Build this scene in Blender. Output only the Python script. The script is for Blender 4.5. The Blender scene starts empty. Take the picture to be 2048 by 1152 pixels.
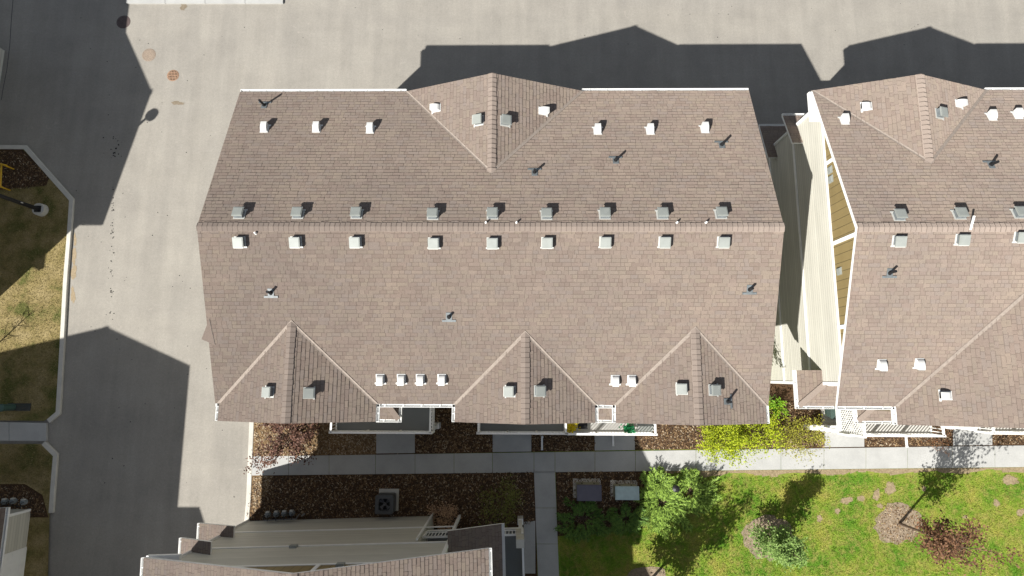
import bpy, math, random
import numpy as np
from mathutils import Matrix, Vector
random.seed(7); rng = np.random.default_rng(7)
SC = bpy.context.scene; COL = SC.collection
# ------------------------------------------------------------------ camera, sky, sun, exposure
CAM_H = 35.0; FPX = 1150.17
PITCH, ROLL, YAW = 0.150646562, 0.012659480, 0.003876508
R3 = Matrix.Rotation(YAW, 3, 'Z') @ Matrix.Rotation(ROLL, 3, 'Y') @ Matrix.Rotation(PITCH, 3, 'X')
cam_d = bpy.data.cameras.new('camera'); cam = bpy.data.objects.new('camera', cam_d); COL.objects.link(cam)
cam.matrix_world = Matrix.Translation((0, 0, CAM_H)) @ R3.to_4x4()
cam_d.sensor_width = 36.0; cam_d.lens = 36.0 * FPX / 2048.0
cam_d.clip_start = 0.5; cam_d.clip_end = 600.0
SC.camera = cam
SX, SY = 0.8283, 0.8695                       # ground shadow offset per metre of height
sun_dir = Vector((SX, SY, -1.0)).normalized()
W = bpy.data.worlds.new("World"); SC.world = W; W.use_nodes = True
wn = W.node_tree.nodes; wl = W.node_tree.links
bg = wn['Background']; bg.inputs['Strength'].default_value = 0.053
sky = wn.new('ShaderNodeTexSky'); sky.sky_type = 'NISHITA'; sky.sun_disc = False
sky.air_density = 1.0; sky.dust_density = 0.5; sky.ozone_density = 0.6; sky.sun_elevation = math.radians(39.8); sky.sun_rotation = math.radians(223.6)
hs = wn.new('ShaderNodeHueSaturation'); hs.inputs['Saturation'].default_value = 0.5; wl.new(sky.outputs[0], hs.inputs['Color']); wl.new(hs.outputs[0], bg.inputs['Color'])
sl = bpy.data.lights.new('sun', 'SUN'); sl.energy = 4.7; sl.angle = math.radians(0.5); sl.color = (1.0, 0.968, 0.915)
so = bpy.data.objects.new('sun', sl); COL.objects.link(so)
so.rotation_euler = sun_dir.to_track_quat('-Z', 'Y').to_euler(); so.location = (-30, -30, 60)
SC.view_settings.view_transform = 'Standard'; SC.view_settings.look = 'None'
SC.view_settings.gamma = 1.0; SC.view_settings.use_curve_mapping = False
SC.view_settings.exposure = 1.0
# ------------------------------------------------------------------ measuring helpers
def ray(u, v): return R3 @ Vector(((u - 1024) / FPX, -(v - 576) / FPX, -1.0))
def at(u, v, z=0.0):
    q = ray(u, v); t = (z - CAM_H) / q.z
    return Vector((0, 0, CAM_H)) + q * t
def unshadow(u, v, z):                         # the point at height z whose shadow on the ground is seen at (u, v)
    p = at(u, v, 0.0); return Vector((p.x - SX * z, p.y - SY * z, z))
# ------------------------------------------------------------------ mesh helper
class MB:
    def __init__(s, M=None): s.v = []; s.f = []; s.uv = []; s.mi = []; s.M = M
    def poly(s, pts, mi=0, uvs=None):
        b = len(s.v)
        for p in pts:
            p = Vector(p); s.v.append(tuple(s.M @ p if s.M else p))
        s.f.append(tuple(range(b, b + len(pts)))); s.mi.append(mi)
        s.uv.append(uvs if uvs else [(0, 0)] * len(pts))
    def slope(s, pts, mi=0, off=0.0):          # a roof face: u along the eave, v up the slope, in metres
        P = [Vector(p) for p in pts]
        n = Vector((0, 0, 0))
        for i in range(len(P)): n += (P[i] - P[0]).cross(P[(i + 1) % len(P)] - P[0])
        n.normalize()
        if n.z < 0: n = -n; P.reverse()
        e = Vector((0, 0, 1)).cross(n); e.normalize(); q = n.cross(e)
        s.poly(P, mi, [(.5, .5)] * len(P))
    def slab(s, pts, t, mi=0, mside=0, off=0.0, plain=()):   # roof face with thickness downwards
        s.slope(pts, mi, off)
        P = [Vector(p) for p in pts]; Q = [p - Vector((0, 0, t)) for p in P]
        n = len(P)
        for i in range(n):
            j = (i + 1) % n; s.poly([P[i], Q[i], Q[j], P[j]], mside if i not in plain else 0)
        s.poly(list(reversed(Q)), mside)
    def tabs(s, pts, mi=0, H=0.172, W=0.30):
        """courses of single shingles laid over a roof face, each with its own butt edge"""
        P = [Vector(p) for p in pts]; n = Vector((0, 0, 0))
        for i in range(len(P)): n += (P[i] - P[0]).cross(P[(i + 1) % len(P)] - P[0])
        n.normalize()
        if n.z < 0: n = -n; P.reverse()
        e = Vector((0, 0, 1)).cross(n).normalized(); q = n.cross(e); o = P[0]
        Q = [((p - o).dot(e), (p - o).dot(q)) for p in P]
        b0 = min(x[1] for x in Q); b1 = max(x[1] for x in Q); rr = random.Random(len(s.f) + 5)
        def clip(poly, ax, val, keep):
            out = []
            for i in range(len(poly)):
                A, B = poly[i - 1], poly[i]; ia = (A[ax] - val) * keep >= -1e-9; ib = (B[ax] - val) * keep >= -1e-9
                if ia != ib: t = (val - A[ax]) / (B[ax] - A[ax]); out.append((A[0] + t * (B[0] - A[0]), A[1] + t * (B[1] - A[1])))
                if ib: out.append(B)
            return out
        r = 0
        while b0 + r * H < b1 - .01:
            y0, y1 = b0 + r * H, b0 + (r + 1) * H; r += 1
            row = clip(clip(Q, 1, y0, 1), 1, y1, -1)
            if len(row) < 3: continue
            xa = min(x[0] for x in row); xb = max(x[0] for x in row); x = xa - rr.random() * W
            while x < xb:
                w = W * rr.choice((.55, .75, 1, 1, 1.3, 1.6)); c = clip(clip(row, 0, x, 1), 0, x + w, -1); 
                lo = .006 + rr.random() * .012; jy = rr.uniform(-.006, .006); x += w
                if len(c) < 3 or max(k[0] for k in c) - min(k[0] for k in c) < .01: continue
                T = []
                for a, b in c: T.append(o + e * a + q * (b + (jy if b - y0 < .001 else 0)) + n * (.003 + lo * (1 - (b - y0) / H)))
                b_ = len(s.v); s.v += [tuple(v) for v in T]; s.f.append(tuple(range(b_, b_ + len(T)))); s.mi.append(mi); s.uv.append([(a - x + w + .0001, b - y0 + .0001) for a, b in c])
                for i in range(len(c)):
                    j = (i + 1) % len(c)
                    if c[i][1] - y0 < .001 and c[j][1] - y0 < .001:
                        k = len(s.v); s.v += [tuple(T[i] - n * (lo + .003)), tuple(T[j] - n * (lo + .003))]
                        s.f.append((b_ + j, b_ + i, k, k + 1)); s.mi.append(mi); s.uv.append([(.5, .5)] * 4)
    def box(s, x0, x1, y0, y1, z0, z1, mi=0):
        c = [(x0, y0, z0), (x1, y0, z0), (x1, y1, z0), (x0, y1, z0), (x0, y0, z1), (x1, y0, z1), (x1, y1, z1), (x0, y1, z1)]
        for q in ((3, 2, 1, 0), (4, 5, 6, 7), (0, 1, 5, 4), (1, 2, 6, 5), (2, 3, 7, 6), (3, 0, 4, 7)): s.poly([c[i] for i in q], mi)
    def bar(s, a, b, w, h, mi=0, up=(0, 0, 1)):   # rectangular bar between two points
        a = Vector(a); b = Vector(b); d = (b - a).normalized(); up = Vector(up)
        if abs(d.dot(up)) > 0.99: up = Vector((0, 1, 0))
        sd = d.cross(up).normalized() * (w / 2); u2 = sd.cross(d).normalized() * (h / 2)
        A = [a - sd - u2, a + sd - u2, a + sd + u2, a - sd + u2]; B = [p + (b - a) for p in A]
        s.poly(list(reversed(A)), mi); s.poly(B, mi)
        for i in range(4): j = (i + 1) % 4; s.poly([A[i], A[j], B[j], B[i]], mi)
    def tube(s, pts, rad, n=8, mi=0, cap=True):
        P = [Vector(p) for p in pts]; rad = rad if isinstance(rad, (list, tuple)) else [rad] * len(P)
        rings = []; ref = None
        for i, p in enumerate(P):
            d = (P[min(i + 1, len(P) - 1)] - P[max(i - 1, 0)]).normalized()
            if ref is None: ref = Vector((1, 0, 0)) if abs(d.x) < 0.8 else Vector((0, 1, 0))
            a = (ref - d * ref.dot(d)).normalized(); b = d.cross(a); ref = a
            rings.append([p + (a * math.cos(2 * math.pi * k / n) + b * math.sin(2 * math.pi * k / n)) * rad[i] for k in range(n)])
        for A, B in zip(rings, rings[1:]):
            for k in range(n): j = (k + 1) % n; s.poly([A[k], A[j], B[j], B[k]], mi)
        if cap: s.poly(list(reversed(rings[0])), mi); s.poly(rings[-1], mi)
    def disc(s, c, r, n=24, mi=0, z1=None):
        P = [(c[0] + r * math.cos(2 * math.pi * k / n), c[1] + r * math.sin(2 * math.pi * k / n), c[2]) for k in range(n)]
        if z1 is None: s.poly(P, mi)
        else:
            Q = [(p[0], p[1], z1) for p in P]; s.poly(Q, mi)
            for k in range(n): j = (k + 1) % n; s.poly([P[k], P[j], Q[j], Q[k]], mi)
    def build(s, name, mats, parent=None, smooth=False):
        me = bpy.data.meshes.new(name); me.from_pydata(s.v, [], s.f)
        if not isinstance(mats, (list, tuple)): mats = [mats]
        for m in mats: me.materials.append(m)
        me.polygons.foreach_set('material_index', s.mi)
        uvl = me.uv_layers.new(name='UVMap'); flat = [c for fu in s.uv for p in fu for c in p]
        uvl.data.foreach_set('uv', flat)
        if smooth: me.polygons.foreach_set('use_smooth', [True] * len(s.f))
        me.update()
        o = bpy.data.objects.new(name, me); COL.objects.link(o)
        if parent: o.parent = parent
        return o
def tag(o, label=None, cat=None, group=None, kind=None):
    if label: o['label'] = label
    if cat: o['category'] = cat
    if group: o['group'] = group
    if kind: o['kind'] = kind
    return o
def empty(name, loc, rz=0.0):
    o = bpy.data.objects.new(name, None); COL.objects.link(o); o.location = loc; o.rotation_euler = (0, 0, rz)
    o.empty_display_size = 0.3; return o
def local(mb, loc):
    """shift a mesh built in world coordinates so that its object sits at loc"""
    L = Vector(loc); mb.v = [(p[0] - L.x, p[1] - L.y, p[2] - L.z) for p in mb.v]; return mb
# ------------------------------------------------------------------ materials
MATS = {}
class N:
    """tiny node-building helper"""
    def __init__(s, name, rough=0.8, spec=0.3):
        s.m = bpy.data.materials.new(name); s.m.use_nodes = True; s.t = s.m.node_tree; s.b = s.t.nodes['Principled BSDF']
        s.b.inputs['Roughness'].default_value = rough; s.b.inputs['Specular IOR Level'].default_value = spec; MATS[name] = s.m
    def n(s, typ, **kw):
        o = s.t.nodes.new(typ)
        for k, val in kw.items(): setattr(o, k, val)
        return o
    def l(s, a, b): s.t.links.new(a, b)
    def coord(s, which='Object'): return s.n('ShaderNodeTexCoord').outputs[which]
    def mapping(s, vec, scale=(1, 1, 1), rot=(0, 0, 0)):
        m = s.n('ShaderNodeMapping'); s.l(vec, m.inputs[0]); m.inputs['Scale'].default_value = scale; m.inputs['Rotation'].default_value = rot; return m.outputs[0]
    def noise(s, vec, scale, detail=4, rough=0.55, dist=0.0):
        o = s.n('ShaderNodeTexNoise'); s.l(vec, o.inputs['Vector']); o.inputs['Scale'].default_value = scale
        o.inputs['Detail'].default_value = detail; o.inputs['Roughness'].default_value = rough; o.inputs['Distortion'].default_value = dist
        return o.outputs['Fac']
    def math(s, op, a, b=None, c=None):
        o = s.n('ShaderNodeMath', operation=op)
        for i, x in enumerate((a, b, c)):
            if x is None: continue
            if isinstance(x, (int, float)): o.inputs[i].default_value = x
            else: s.l(x, o.inputs[i])
        return o.outputs[0]
    def ramp(s, fac, stops):
        o = s.n('ShaderNodeValToRGB'); s.l(fac, o.inputs[0]); cr = o.color_ramp
        while len(cr.elements) < len(stops): cr.elements.new(0.5)
        for e, (p, c) in zip(cr.elements, stops): e.position = p; e.color = (*c, 1) if len(c) == 3 else c
        return o.outputs[0]
    def mix(s, fac, a, b, mode='MIX'):
        o = s.n('ShaderNodeMix', data_type='RGBA', blend_type=mode)
        for i, x in ((0, fac), (6, a), (7, b)):
            if isinstance(x, (int, float)): o.inputs[i].default_value = x
            elif isinstance(x, tuple): o.inputs[i].default_value = (*x, 1)
            else: s.l(x, o.inputs[i])
        return o.outputs[2]
    def rnd(s, **kw): return None
    def color(s, c):
        if isinstance(c, tuple): s.b.inputs['Base Color'].default_value = (*c, 1)
        else: s.l(c, s.b.inputs['Base Color'])
    def bump(s, h, dist=0.01, strength=1.0):
        o = s.n('ShaderNodeBump'); s.l(h, o.inputs['Height']); o.inputs['Distance'].default_value = dist; o.inputs['Strength'].default_value = strength
        s.l(o.outputs[0], s.b.inputs['Normal'])
def scale_col(c, k): return tuple(x * k for x in c)
def mat_simple(name, col, rough=0.6, spec=0.3, var=0.12, scale=3.0, metal=0.0, bump=0.0):
    k = N(name, rough, spec); v = k.coord(); f = k.noise(v, scale, 5)
    k.color(k.ramp(f, [(0.3, scale_col(col, 1 - var)), (0.7, scale_col(col, 1 + var))]))
    k.b.inputs['Metallic'].default_value = metal
    if bump: k.bump(k.noise(v, scale * 12, 3), bump)
    return k.m
def mat_shingle(name='shingle'):
    k = N(name, 0.92, 0.15); ob = k.coord(); k.b.inputs['Diffuse Roughness'].default_value = 0.8
    gi = k.n('ShaderNodeNewGeometry'); rv = gi.outputs['Random Per Island']
    base = k.ramp(rv, [(0.0, (0.168, 0.128, 0.108)), (0.2, (0.191, 0.146, 0.126)), (0.4, (0.189, 0.152, 0.126)), (0.55, (0.204, 0.159, 0.135)),
                       (0.7, (0.187, 0.152, 0.136)), (0.85, (0.202, 0.163, 0.131)), (1.0, (0.218, 0.171, 0.143))])
    base = k.mix(0.3, base, (0.194, 0.152, 0.129))
    base = k.mix(1.0, base, (1.155, 1.185, 1.165), 'MULTIPLY')
    base = k.mix(0.55, base, k.ramp(k.noise(ob, 0.35, 4), [(0.3, (0.88, 0.89, 0.92)), (0.7, (1.12, 1.1, 1.07))]), 'MULTIPLY')
    uv = k.n('ShaderNodeSeparateXYZ'); k.l(k.coord('UV'), uv.inputs[0])
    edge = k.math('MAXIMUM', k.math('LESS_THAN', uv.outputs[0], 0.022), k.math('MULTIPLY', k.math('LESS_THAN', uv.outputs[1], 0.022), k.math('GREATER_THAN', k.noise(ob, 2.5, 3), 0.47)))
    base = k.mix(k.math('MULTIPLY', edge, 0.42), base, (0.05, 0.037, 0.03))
    base = k.mix(0.2, base, k.ramp(k.noise(ob, 1.7, 4, .65), [(0.3, (0.8, 0.82, 0.84)), (0.7, (1.18, 1.16, 1.14))]), 'MULTIPLY')
    base = k.mix(0.7, base, k.ramp(k.noise(ob, 55, 2), [(0.3, (0.7, 0.7, 0.7)), (0.7, (1.3, 1.3, 1.3))]), 'MULTIPLY')
    k.color(base); k.bump(k.noise(ob, 45, 2), 0.004, 0.8); return k.m
def mat_cap(name='ridge_shingle'):
    k = N(name, 0.92, 0.15); ob = k.coord(); uv = k.coord('UV'); k.b.inputs['Diffuse Roughness'].default_value = 1.0
    w = k.n('ShaderNodeTexWhiteNoise', noise_dimensions='2D'); k.l(uv, w.inputs['Vector'])
    c = k.ramp(w.outputs['Value'], [(0, (0.232, 0.190, 0.162)), (0.5, (0.26, 0.213, 0.182)), (1, (0.28, 0.23, 0.195))])
    c = k.mix(0.6, c, k.ramp(k.noise(ob, 60, 2), [(0.3, (0.75, 0.75, 0.75)), (0.7, (1.25, 1.25, 1.25))]), 'MULTIPLY')
    k.color(c); k.bump(k.noise(ob, 45, 2), 0.004); return k.m
def mat_siding(name, col, H=0.165, axis=2, groove=0.1, vary=0.06, dark=0.55):
    k = N(name, 0.55, 0.3); ob = k.coord(); sp = k.n('ShaderNodeSeparateXYZ'); k.l(ob, sp.inputs[0])
    if axis == 2: a = sp.outputs[2]
    else:                                       # vertical boards: follow whichever horizontal axis the wall runs along
        a = k.math('ADD', sp.outputs[0], sp.outputs[1])
    r = k.math('DIVIDE', a, H); f = k.math('FRACT', r); row = k.math('FLOOR', r)
    w = k.n('ShaderNodeTexWhiteNoise', noise_dimensions='1D'); k.l(row, w.inputs['W'])
    c = k.ramp(w.outputs['Value'], [(0, scale_col(col, 1 - vary)), (1, scale_col(col, 1 + vary))])
    c = k.mix(0.5, c, k.ramp(k.noise(k.mapping(ob, (0.6, 0.6, 2)), 1.0, 4), [(0.3, (0.88, 0.88, 0.87)), (0.7, (1.08, 1.08, 1.08))]), 'MULTIPLY')
    g = k.math('LESS_THAN', f, groove)
    c = k.mix(k.math('MULTIPLY', g, dark), c, scale_col(col, 0.25))
    k.color(c); k.bump(k.math('SUBTRACT', 1.0, f), 0.012); return k.m
def mat_asphalt(name='asphalt'):
    k = N(name, 0.9, 0.2); ob = k.coord()
    big = k.noise(k.mapping(ob, (0.09, 0.5, 1)), 1.0, 5, 0.6, 0.4)
    big2 = k.noise(k.mapping(ob, (0.6, 0.08, 1)), 1.0, 5, 0.6, 0.4)
    mid = k.noise(ob, 0.5, 6, 0.65)
    fine = k.noise(ob, 28, 3, 0.7)
    c = k.ramp(mid, [(0.25, (0.235, 0.220, 0.193)), (0.5, (0.265, 0.248, 0.218)), (0.75, (0.293, 0.275, 0.241))])
    c = k.mix(0.25, c, k.ramp(big, [(0.35, (0.88, 0.88, 0.9)), (0.5, (1, 1, 1)), (0.68, (1.13, 1.12, 1.1))]), 'MULTIPLY')
    c = k.mix(0.35, c, k.ramp(big2, [(0.35, (0.9, 0.9, 0.91)), (0.65, (1.1, 1.09, 1.08))]), 'MULTIPLY')
    c = k.mix(0.8, c, k.ramp(fine, [(0.25, (0.74, 0.74, 0.75)), (0.75, (1.26, 1.26, 1.25))]), 'MULTIPLY')
    c = k.mix(0.5, c, k.ramp(k.noise(ob, 7.5, 4, 0.75), [(0.28, (0.8, 0.8, 0.8)), (0.72, (1.19, 1.19, 1.19))]), 'MULTIPLY')
    c = k.mix(0.5, c, k.ramp(k.noise(k.mapping(ob, (1.4, .12, 1)), 1.0, 4, .6), [(0.36, (0.9, 0.9, 0.9)), (0.64, (1.1, 1.1, 1.09))]), 'MULTIPLY')
    st = k.noise(ob, 1.6, 4, 0.6, 1.0)          # pale dried salt and silt patches
    c = k.mix(k.ramp(st, [(0.66, (0, 0, 0)), (0.78, (0.35, 0.35, 0.35))]), c, (0.45, 0.41, 0.35))
    k.color(c); k.bump(fine, 0.006); return k.m
def mat_concrete(name, col, var=0.1):
    k = N(name, 0.85, 0.2); ob = k.coord()
    c = k.ramp(k.noise(ob, 0.9, 6, 0.65), [(0.3, scale_col(col, 1 - var)), (0.7, scale_col(col, 1 + var))])
    c = k.mix(0.5, c, k.ramp(k.noise(ob, 30, 3), [(0.3, (0.85, 0.85, 0.85)), (0.7, (1.12, 1.12, 1.12))]), 'MULTIPLY')
    k.color(c); k.bump(k.noise(ob, 40, 2), 0.003); return k.m
def grass_color(k, ob):
    a = k.noise(ob, 0.55, 5, 0.6, 0.3); b = k.noise(ob, 3.2, 5, 0.65); d = k.noise(ob, 19, 3, 0.6)
    c = k.ramp(a, [(0.36, (0.08, 0.18, 0.014)), (0.52, (0.15, 0.225, 0.024)), (0.68, (0.26, 0.25, 0.05))])
    c = k.mix(k.ramp(b, [(0.44, (0, 0, 0)), (0.66, (0.75, 0.75, 0.75))]), c, (0.27, 0.235, 0.07))
    c = k.mix(0.9, c, k.ramp(d, [(0.25, (0.45, 0.5, 0.4)), (0.75, (1.5, 1.45, 1.5))]), 'MULTIPLY')
    return c
def mat_grass(name='grass'):
    k = N(name, 0.9, 0.15); ob = k.coord(); k.color(grass_color(k, ob)); k.bump(k.noise(ob, 26, 3), 0.03); return k.m
def mat_drygrass(name='dry_grass'):
    k = N(name, 0.9, 0.15); ob = k.coord(); a = k.noise(ob, 0.7, 5, 0.6); d = k.noise(ob, 14, 4, 0.7)
    c = k.ramp(a, [(0.38, (0.10, 0.105, 0.03)), (0.5, (0.215, 0.17, 0.072)), (0.66, (0.29, 0.23, 0.115))])
    c = k.mix(0.9, c, k.ramp(d, [(0.25, (0.45, 0.45, 0.42)), (0.75, (1.45, 1.45, 1.45))]), 'MULTIPLY')
    k.color(c); k.bump(k.noise(ob, 22, 3), 0.03); return k.m
def mat_soil(name, c0, c1, sc=9):
    k = N(name, 0.95, 0.1); ob = k.coord()
    c = k.ramp(k.noise(ob, sc, 5, 0.7), [(0.3, c0), (0.7, c1)]); k.color(c); k.bump(k.noise(ob, sc * 3, 3), 0.04); return k.m
def mat_leaf(name, c0, c1, trans=0.25):
    k = N(name, 0.6, 0.2); gi = k.n('ShaderNodeNewGeometry'); rp = gi.outputs['Random Per Island']
    c = k.ramp(rp, [(0.0, c0), (0.6, c1), (1.0, scale_col(c1, 1.25))]); k.color(c)
    tr = k.n('ShaderNodeBsdfTranslucent'); k.l(c, tr.inputs['Color']); mx = k.n('ShaderNodeMixShader'); mx.inputs[0].default_value = trans
    k.l(k.b.outputs[0], mx.inputs[1]); k.l(tr.outputs[0], mx.inputs[2]); k.l(mx.outputs[0], k.t.nodes['Material Output'].inputs[0]); return k.m
def mat_grassblade():
    k = N('grass_blade', 0.7, 0.15); ob = k.coord(); c = grass_color(k, ob)
    gi = k.n('ShaderNodeNewGeometry'); c = k.mix(0.9, c, k.ramp(gi.outputs['Random Per Island'], [(0, (0.65, 0.7, 0.6)), (1, (1.55, 1.5, 1.4))]), 'MULTIPLY')
    k.color(c); return k.m
SHING = mat_shingle(); CAP = mat_cap(); VALLEY = mat_simple('valley_shingle', (.268, .226, .192), .95, .1, .14, 9); CAPEDGE_SHADE = mat_simple('cap_edge_shade', (.14, .112, .095), .9, .1)
CREAM = mat_siding('cream_siding', (0.53, 0.515, 0.45), 0.19, dark=.5)
BROWN = mat_siding('brown_board_siding', (0.235, 0.178, 0.08), 0.40, axis=0, groove=0.07, dark=0.7, vary=0.05)
LOWBOUNCE = mat_siding('low_bounce_siding', (0.17, 0.135, 0.085), 0.19)  # dark tone picked for unseen wing walls to cut bounced light
WHITE = mat_simple('white_trim', (0.78, 0.78, 0.76), 0.45, 0.4, 0.05)
ASPH = mat_asphalt(); CONC = mat_concrete('concrete', (0.38, 0.38, 0.365)); KERB = mat_concrete('kerb_concrete', (0.50, 0.48, 0.43), 0.12)
GRASS = mat_grass(); DRY = mat_drygrass(); BLADE = mat_grassblade()
MULCH = mat_soil('mulch_soil', (0.025, 0.017, 0.011), (0.12, 0.07, 0.038), 12)
MULCH2 = mat_soil('straw_sun_mulch', (0.085, 0.055, 0.03), (0.28, 0.185, 0.095), 12)  # straw tone; also paints the sunlit corner patch
STRAW = mat_soil('bare_soil', (0.19, 0.145, 0.085), (0.34, 0.27, 0.17), 7)
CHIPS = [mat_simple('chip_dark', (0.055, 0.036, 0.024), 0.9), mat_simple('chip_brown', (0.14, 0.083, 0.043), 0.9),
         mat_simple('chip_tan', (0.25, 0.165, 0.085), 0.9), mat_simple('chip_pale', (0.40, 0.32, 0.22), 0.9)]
DECK = mat_concrete('deck_vinyl', (0.46, 0.45, 0.42), 0.05); DECK2 = mat_concrete('dark_deck_vinyl', (0.16, 0.17, 0.17), 0.06)
GALV = mat_simple('grey_vent_metal', (0.26, 0.275, 0.255), 0.5, 0.4, 0.08)
GALV2 = mat_simple('pale_vent_metal', (0.46, 0.46, 0.43), 0.5, 0.4, 0.06)
VENTW = mat_simple('vent_white', (.58, .58, .56), .5, .4, .06, 6)
LEAD = mat_simple('lead_flashing', (0.135, 0.15, 0.155), 0.5, 0.4, 0.2, 8)
BLACK = mat_simple('black_pipe', (0.012, 0.012, 0.013), 0.5, 0.4)
DARKIN = mat_simple('dark_opening', (0.02, 0.02, 0.022), 0.8, 0.1)
GLASS = mat_simple('window_glass', (0.035, 0.045, 0.055), 0.08, 0.6)
BARK = mat_simple('bark', (0.10, 0.07, 0.05), 0.9, 0.1, 0.3, 10)
# ------------------------------------------------------------------ the ground
def struct(name, mb, m): return tag(mb.build(name, m), kind='structure')
def sheet(name, m, pix=None, z=0.0, pts=None):
    mb = MB(); P = [tuple(at(u, v, z)) for u, v in pix] if pix else [(x, y, z) for x, y in pts]
    mb.poly(P); return struct(name, mb, m)
g = MB(); g.poly([(-170, -170, 0), (170, -170, 0), (170, 170, 0), (-170, 170, 0)]); struct('asphalt_road', g, ASPH)
YB = -1.0
kx = lambda y: -16.0 + 0.015 * (y + 3)
lawn_pts = [(-15.75, 3.0), (-15.75, -9.3), (-15.75, -60), (70, -60), (70, 3.0)]
sheet('lawn', GRASS, pts=lawn_pts, z=0.10)
sheet('mulch_bed', MULCH2, [(503, 790), (752, 790), (752, 910), (503, 915)], z=0.1085)
sheet('mulch_bed', MULCH2, [(500, 949), (548, 948), (530, 990), (497, 1040)], z=0.1085)  # paler sheet shaped to the sun patch, sunlight put into its colour
sheet('mulch_bed', MULCH, [(505, 800), (1480, 800), (1490, 755), (1640, 755), (1660, 800), (1900, 800), (2300, 800), (2300, 890), (1270, 900), (500, 914)], z=0.105)
sheet('mulch_bed', MULCH, [(496, 945), (1069, 938), (1075, 1160), (496, 1160)], z=0.106)
sheet('mulch_bed', MULCH, [(1111, 938), (1290, 936), (1330, 990), (1290, 1055), (1200, 1068), (1115, 1072)], z=0.107)
def kerb(name, pix, w=0.28, h=0.14, pts=None):
    P = [Vector((p.x, p.y)) for p in (at(u, v, h) for u, v in pix)]
    mb = MB(); L = []; Rr = []
    for i, p in enumerate(P):
        d0 = (P[i] - P[i - 1]).normalized() if i else (P[1] - P[0]).normalized()
        d1 = (P[i + 1] - P[i]).normalized() if i < len(P) - 1 else d0
        n0 = Vector((-d0.y, d0.x)); n1 = Vector((-d1.y, d1.x)); nn = (n0 + n1).normalized(); kk = w / 2 / max(0.4, nn.dot(n0))
        L.append(p + nn * kk); Rr.append(p - nn * kk)
    c = 0.025
    for i in range(len(P) - 1):
        a, b, d, e = L[i], L[i + 1], Rr[i + 1], Rr[i]
        ins = lambda p, q: p + (q - p).normalized() * c
        A, B, D, E_ = ins(a, e), ins(b, d), ins(d, b), ins(e, a)
        mb.poly([(*A, h), (*E_, h), (*D, h), (*B, h)])
        mb.poly([(*a, h - c), (*A, h), (*B, h), (*b, h - c)]); mb.poly([(*d, h - c), (*D, h), (*E_, h), (*e, h - c)])
        mb.poly([(*a, -0.02), (*a, h - c), (*b, h - c), (*b, -0.02)]); mb.poly([(*d, -0.02), (*d, h - c), (*e, h - c), (*e, -0.02)])
    for a, b in ((L[0], Rr[0]), (Rr[-1], L[-1])): mb.poly([(*a, -0.02), (*b, -0.02), (*b, h - c), (*a, h - c)])
    return struct(name, mb, KERB)
kerb('kerb', [(506, 760), (503, 850), (500, 920), (497, 1000), (491, 1062)])
# the island on the left: dry lawn, mulch, walk and its kerbs
sheet('dry_lawn', DRY, [(-700, 292), (46, 296), (143, 398), (139, 460), (131, 560), (124, 690), (112, 826), (88, 842), (-700, 832)], z=0.10)
sheet('dry_lawn', DRY, [(-700, 886), (85, 888), (108, 913), (99, 1030), (92, 1300), (-700, 1300)], z=0.10)
sheet('mulch_bed', MULCH, [(-60, 300), (44, 298), (100, 352), (92, 372), (30, 376), (-60, 385)], z=0.106)
sheet('mulch_bed', MULCH, [(-90, 968), (50, 968), (85, 990), (97, 1035), (-90, 1035)], z=0.106)
kerb('kerb', [(-700, 290), (49, 294), (142, 399), (138, 460), (130, 560), (123, 690), (115, 826), (96, 842)])
kerb('kerb', [(86, 886), (110, 910), (105, 970), (101, 1026)])
# pavements, slab by slab with open joints
def slabs(name, top, bot, us, z=0.125, m=None):
    """top/bot: two (u,v) points giving each edge line; us: joint positions along u"""
    mb = MB(); f = lambda e, u: e[0][1] + (e[1][1] - e[0][1]) * (u - e[0][0]) / (e[1][0] - e[0][0])
    for a, b in zip(us, us[1:]):
        g_ = 0.42
        P = [at(a + g_, f(bot, a), z), at(b - g_, f(bot, b), z), at(b - g_, f(top, b), z), at(a + g_, f(top, a), z)]
        mb.poly(P); Q = [p - Vector((0, 0, 0.14)) for p in P]
        for i in range(4): j = (i + 1) % 4; mb.poly([P[i], Q[i], Q[j], P[j]])
    return struct(name, mb, m or CONC)
slabs('pavement', [(500, 913), (2048, 891)], [(500, 951), (2048, 934)], [503, 577, 658, 751, 830, 908, 985, 1068, 1110, 1190, 1271, 1392, 1478, 1562, 1648, 1732, 1815, 1905, 1990, 2075, 2160, 2245, 2330])
def vslabs(name, xl, xr, vs, z=0.125):
    mb = MB()
    for (v0, v1) in zip(vs, vs[1:]):
        f = lambda e, v: e[0] + (e[1] - e[0]) * (v - vs[0]) / (vs[-1] - vs[0])
        P = [at(f(xl, v1), v1 - 0.4, z), at(f(xr, v1), v1 - 0.4, z), at(f(xr, v0), v0 + 0.4, z), at(f(xl, v0), v0 + 0.4, z)]
        mb.poly(P); Q = [p - Vector((0, 0, 0.14)) for p in P]
        for i in range(4): j = (i + 1) % 4; mb.poly([P[i], Q[i], Q[j], P[j]])
    return struct(name, mb, CONC)
vslabs('pavement', (1068, 1079), (1110, 1121), [943, 1016, 1088, 1160, 1232])
slabs('pavement', [(752, 820), (830, 820)], [(752, 907), (830, 906)], [752, 830])
slabs('pavement', [(985, 820), (1063, 820)], [(985, 904), (1063, 903)], [985, 1063])
slabs('pavement', [(1189, 820), (1270, 820)], [(1189, 901), (1270, 900)], [1189, 1270])
slabs('pavement', [(1650, 812), (1728, 812)], [(1648, 894.5), (1730, 893.5)], [1649, 1729])
slabs('pavement', [(1908, 812), (1985, 812)], [(1905, 891), (1985, 890)], [1906, 1985])
slabs('pavement', [(1046, 1044), (1069, 1042)], [(1048, 1147), (1074, 1147)], [1047, 1071])
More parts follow.
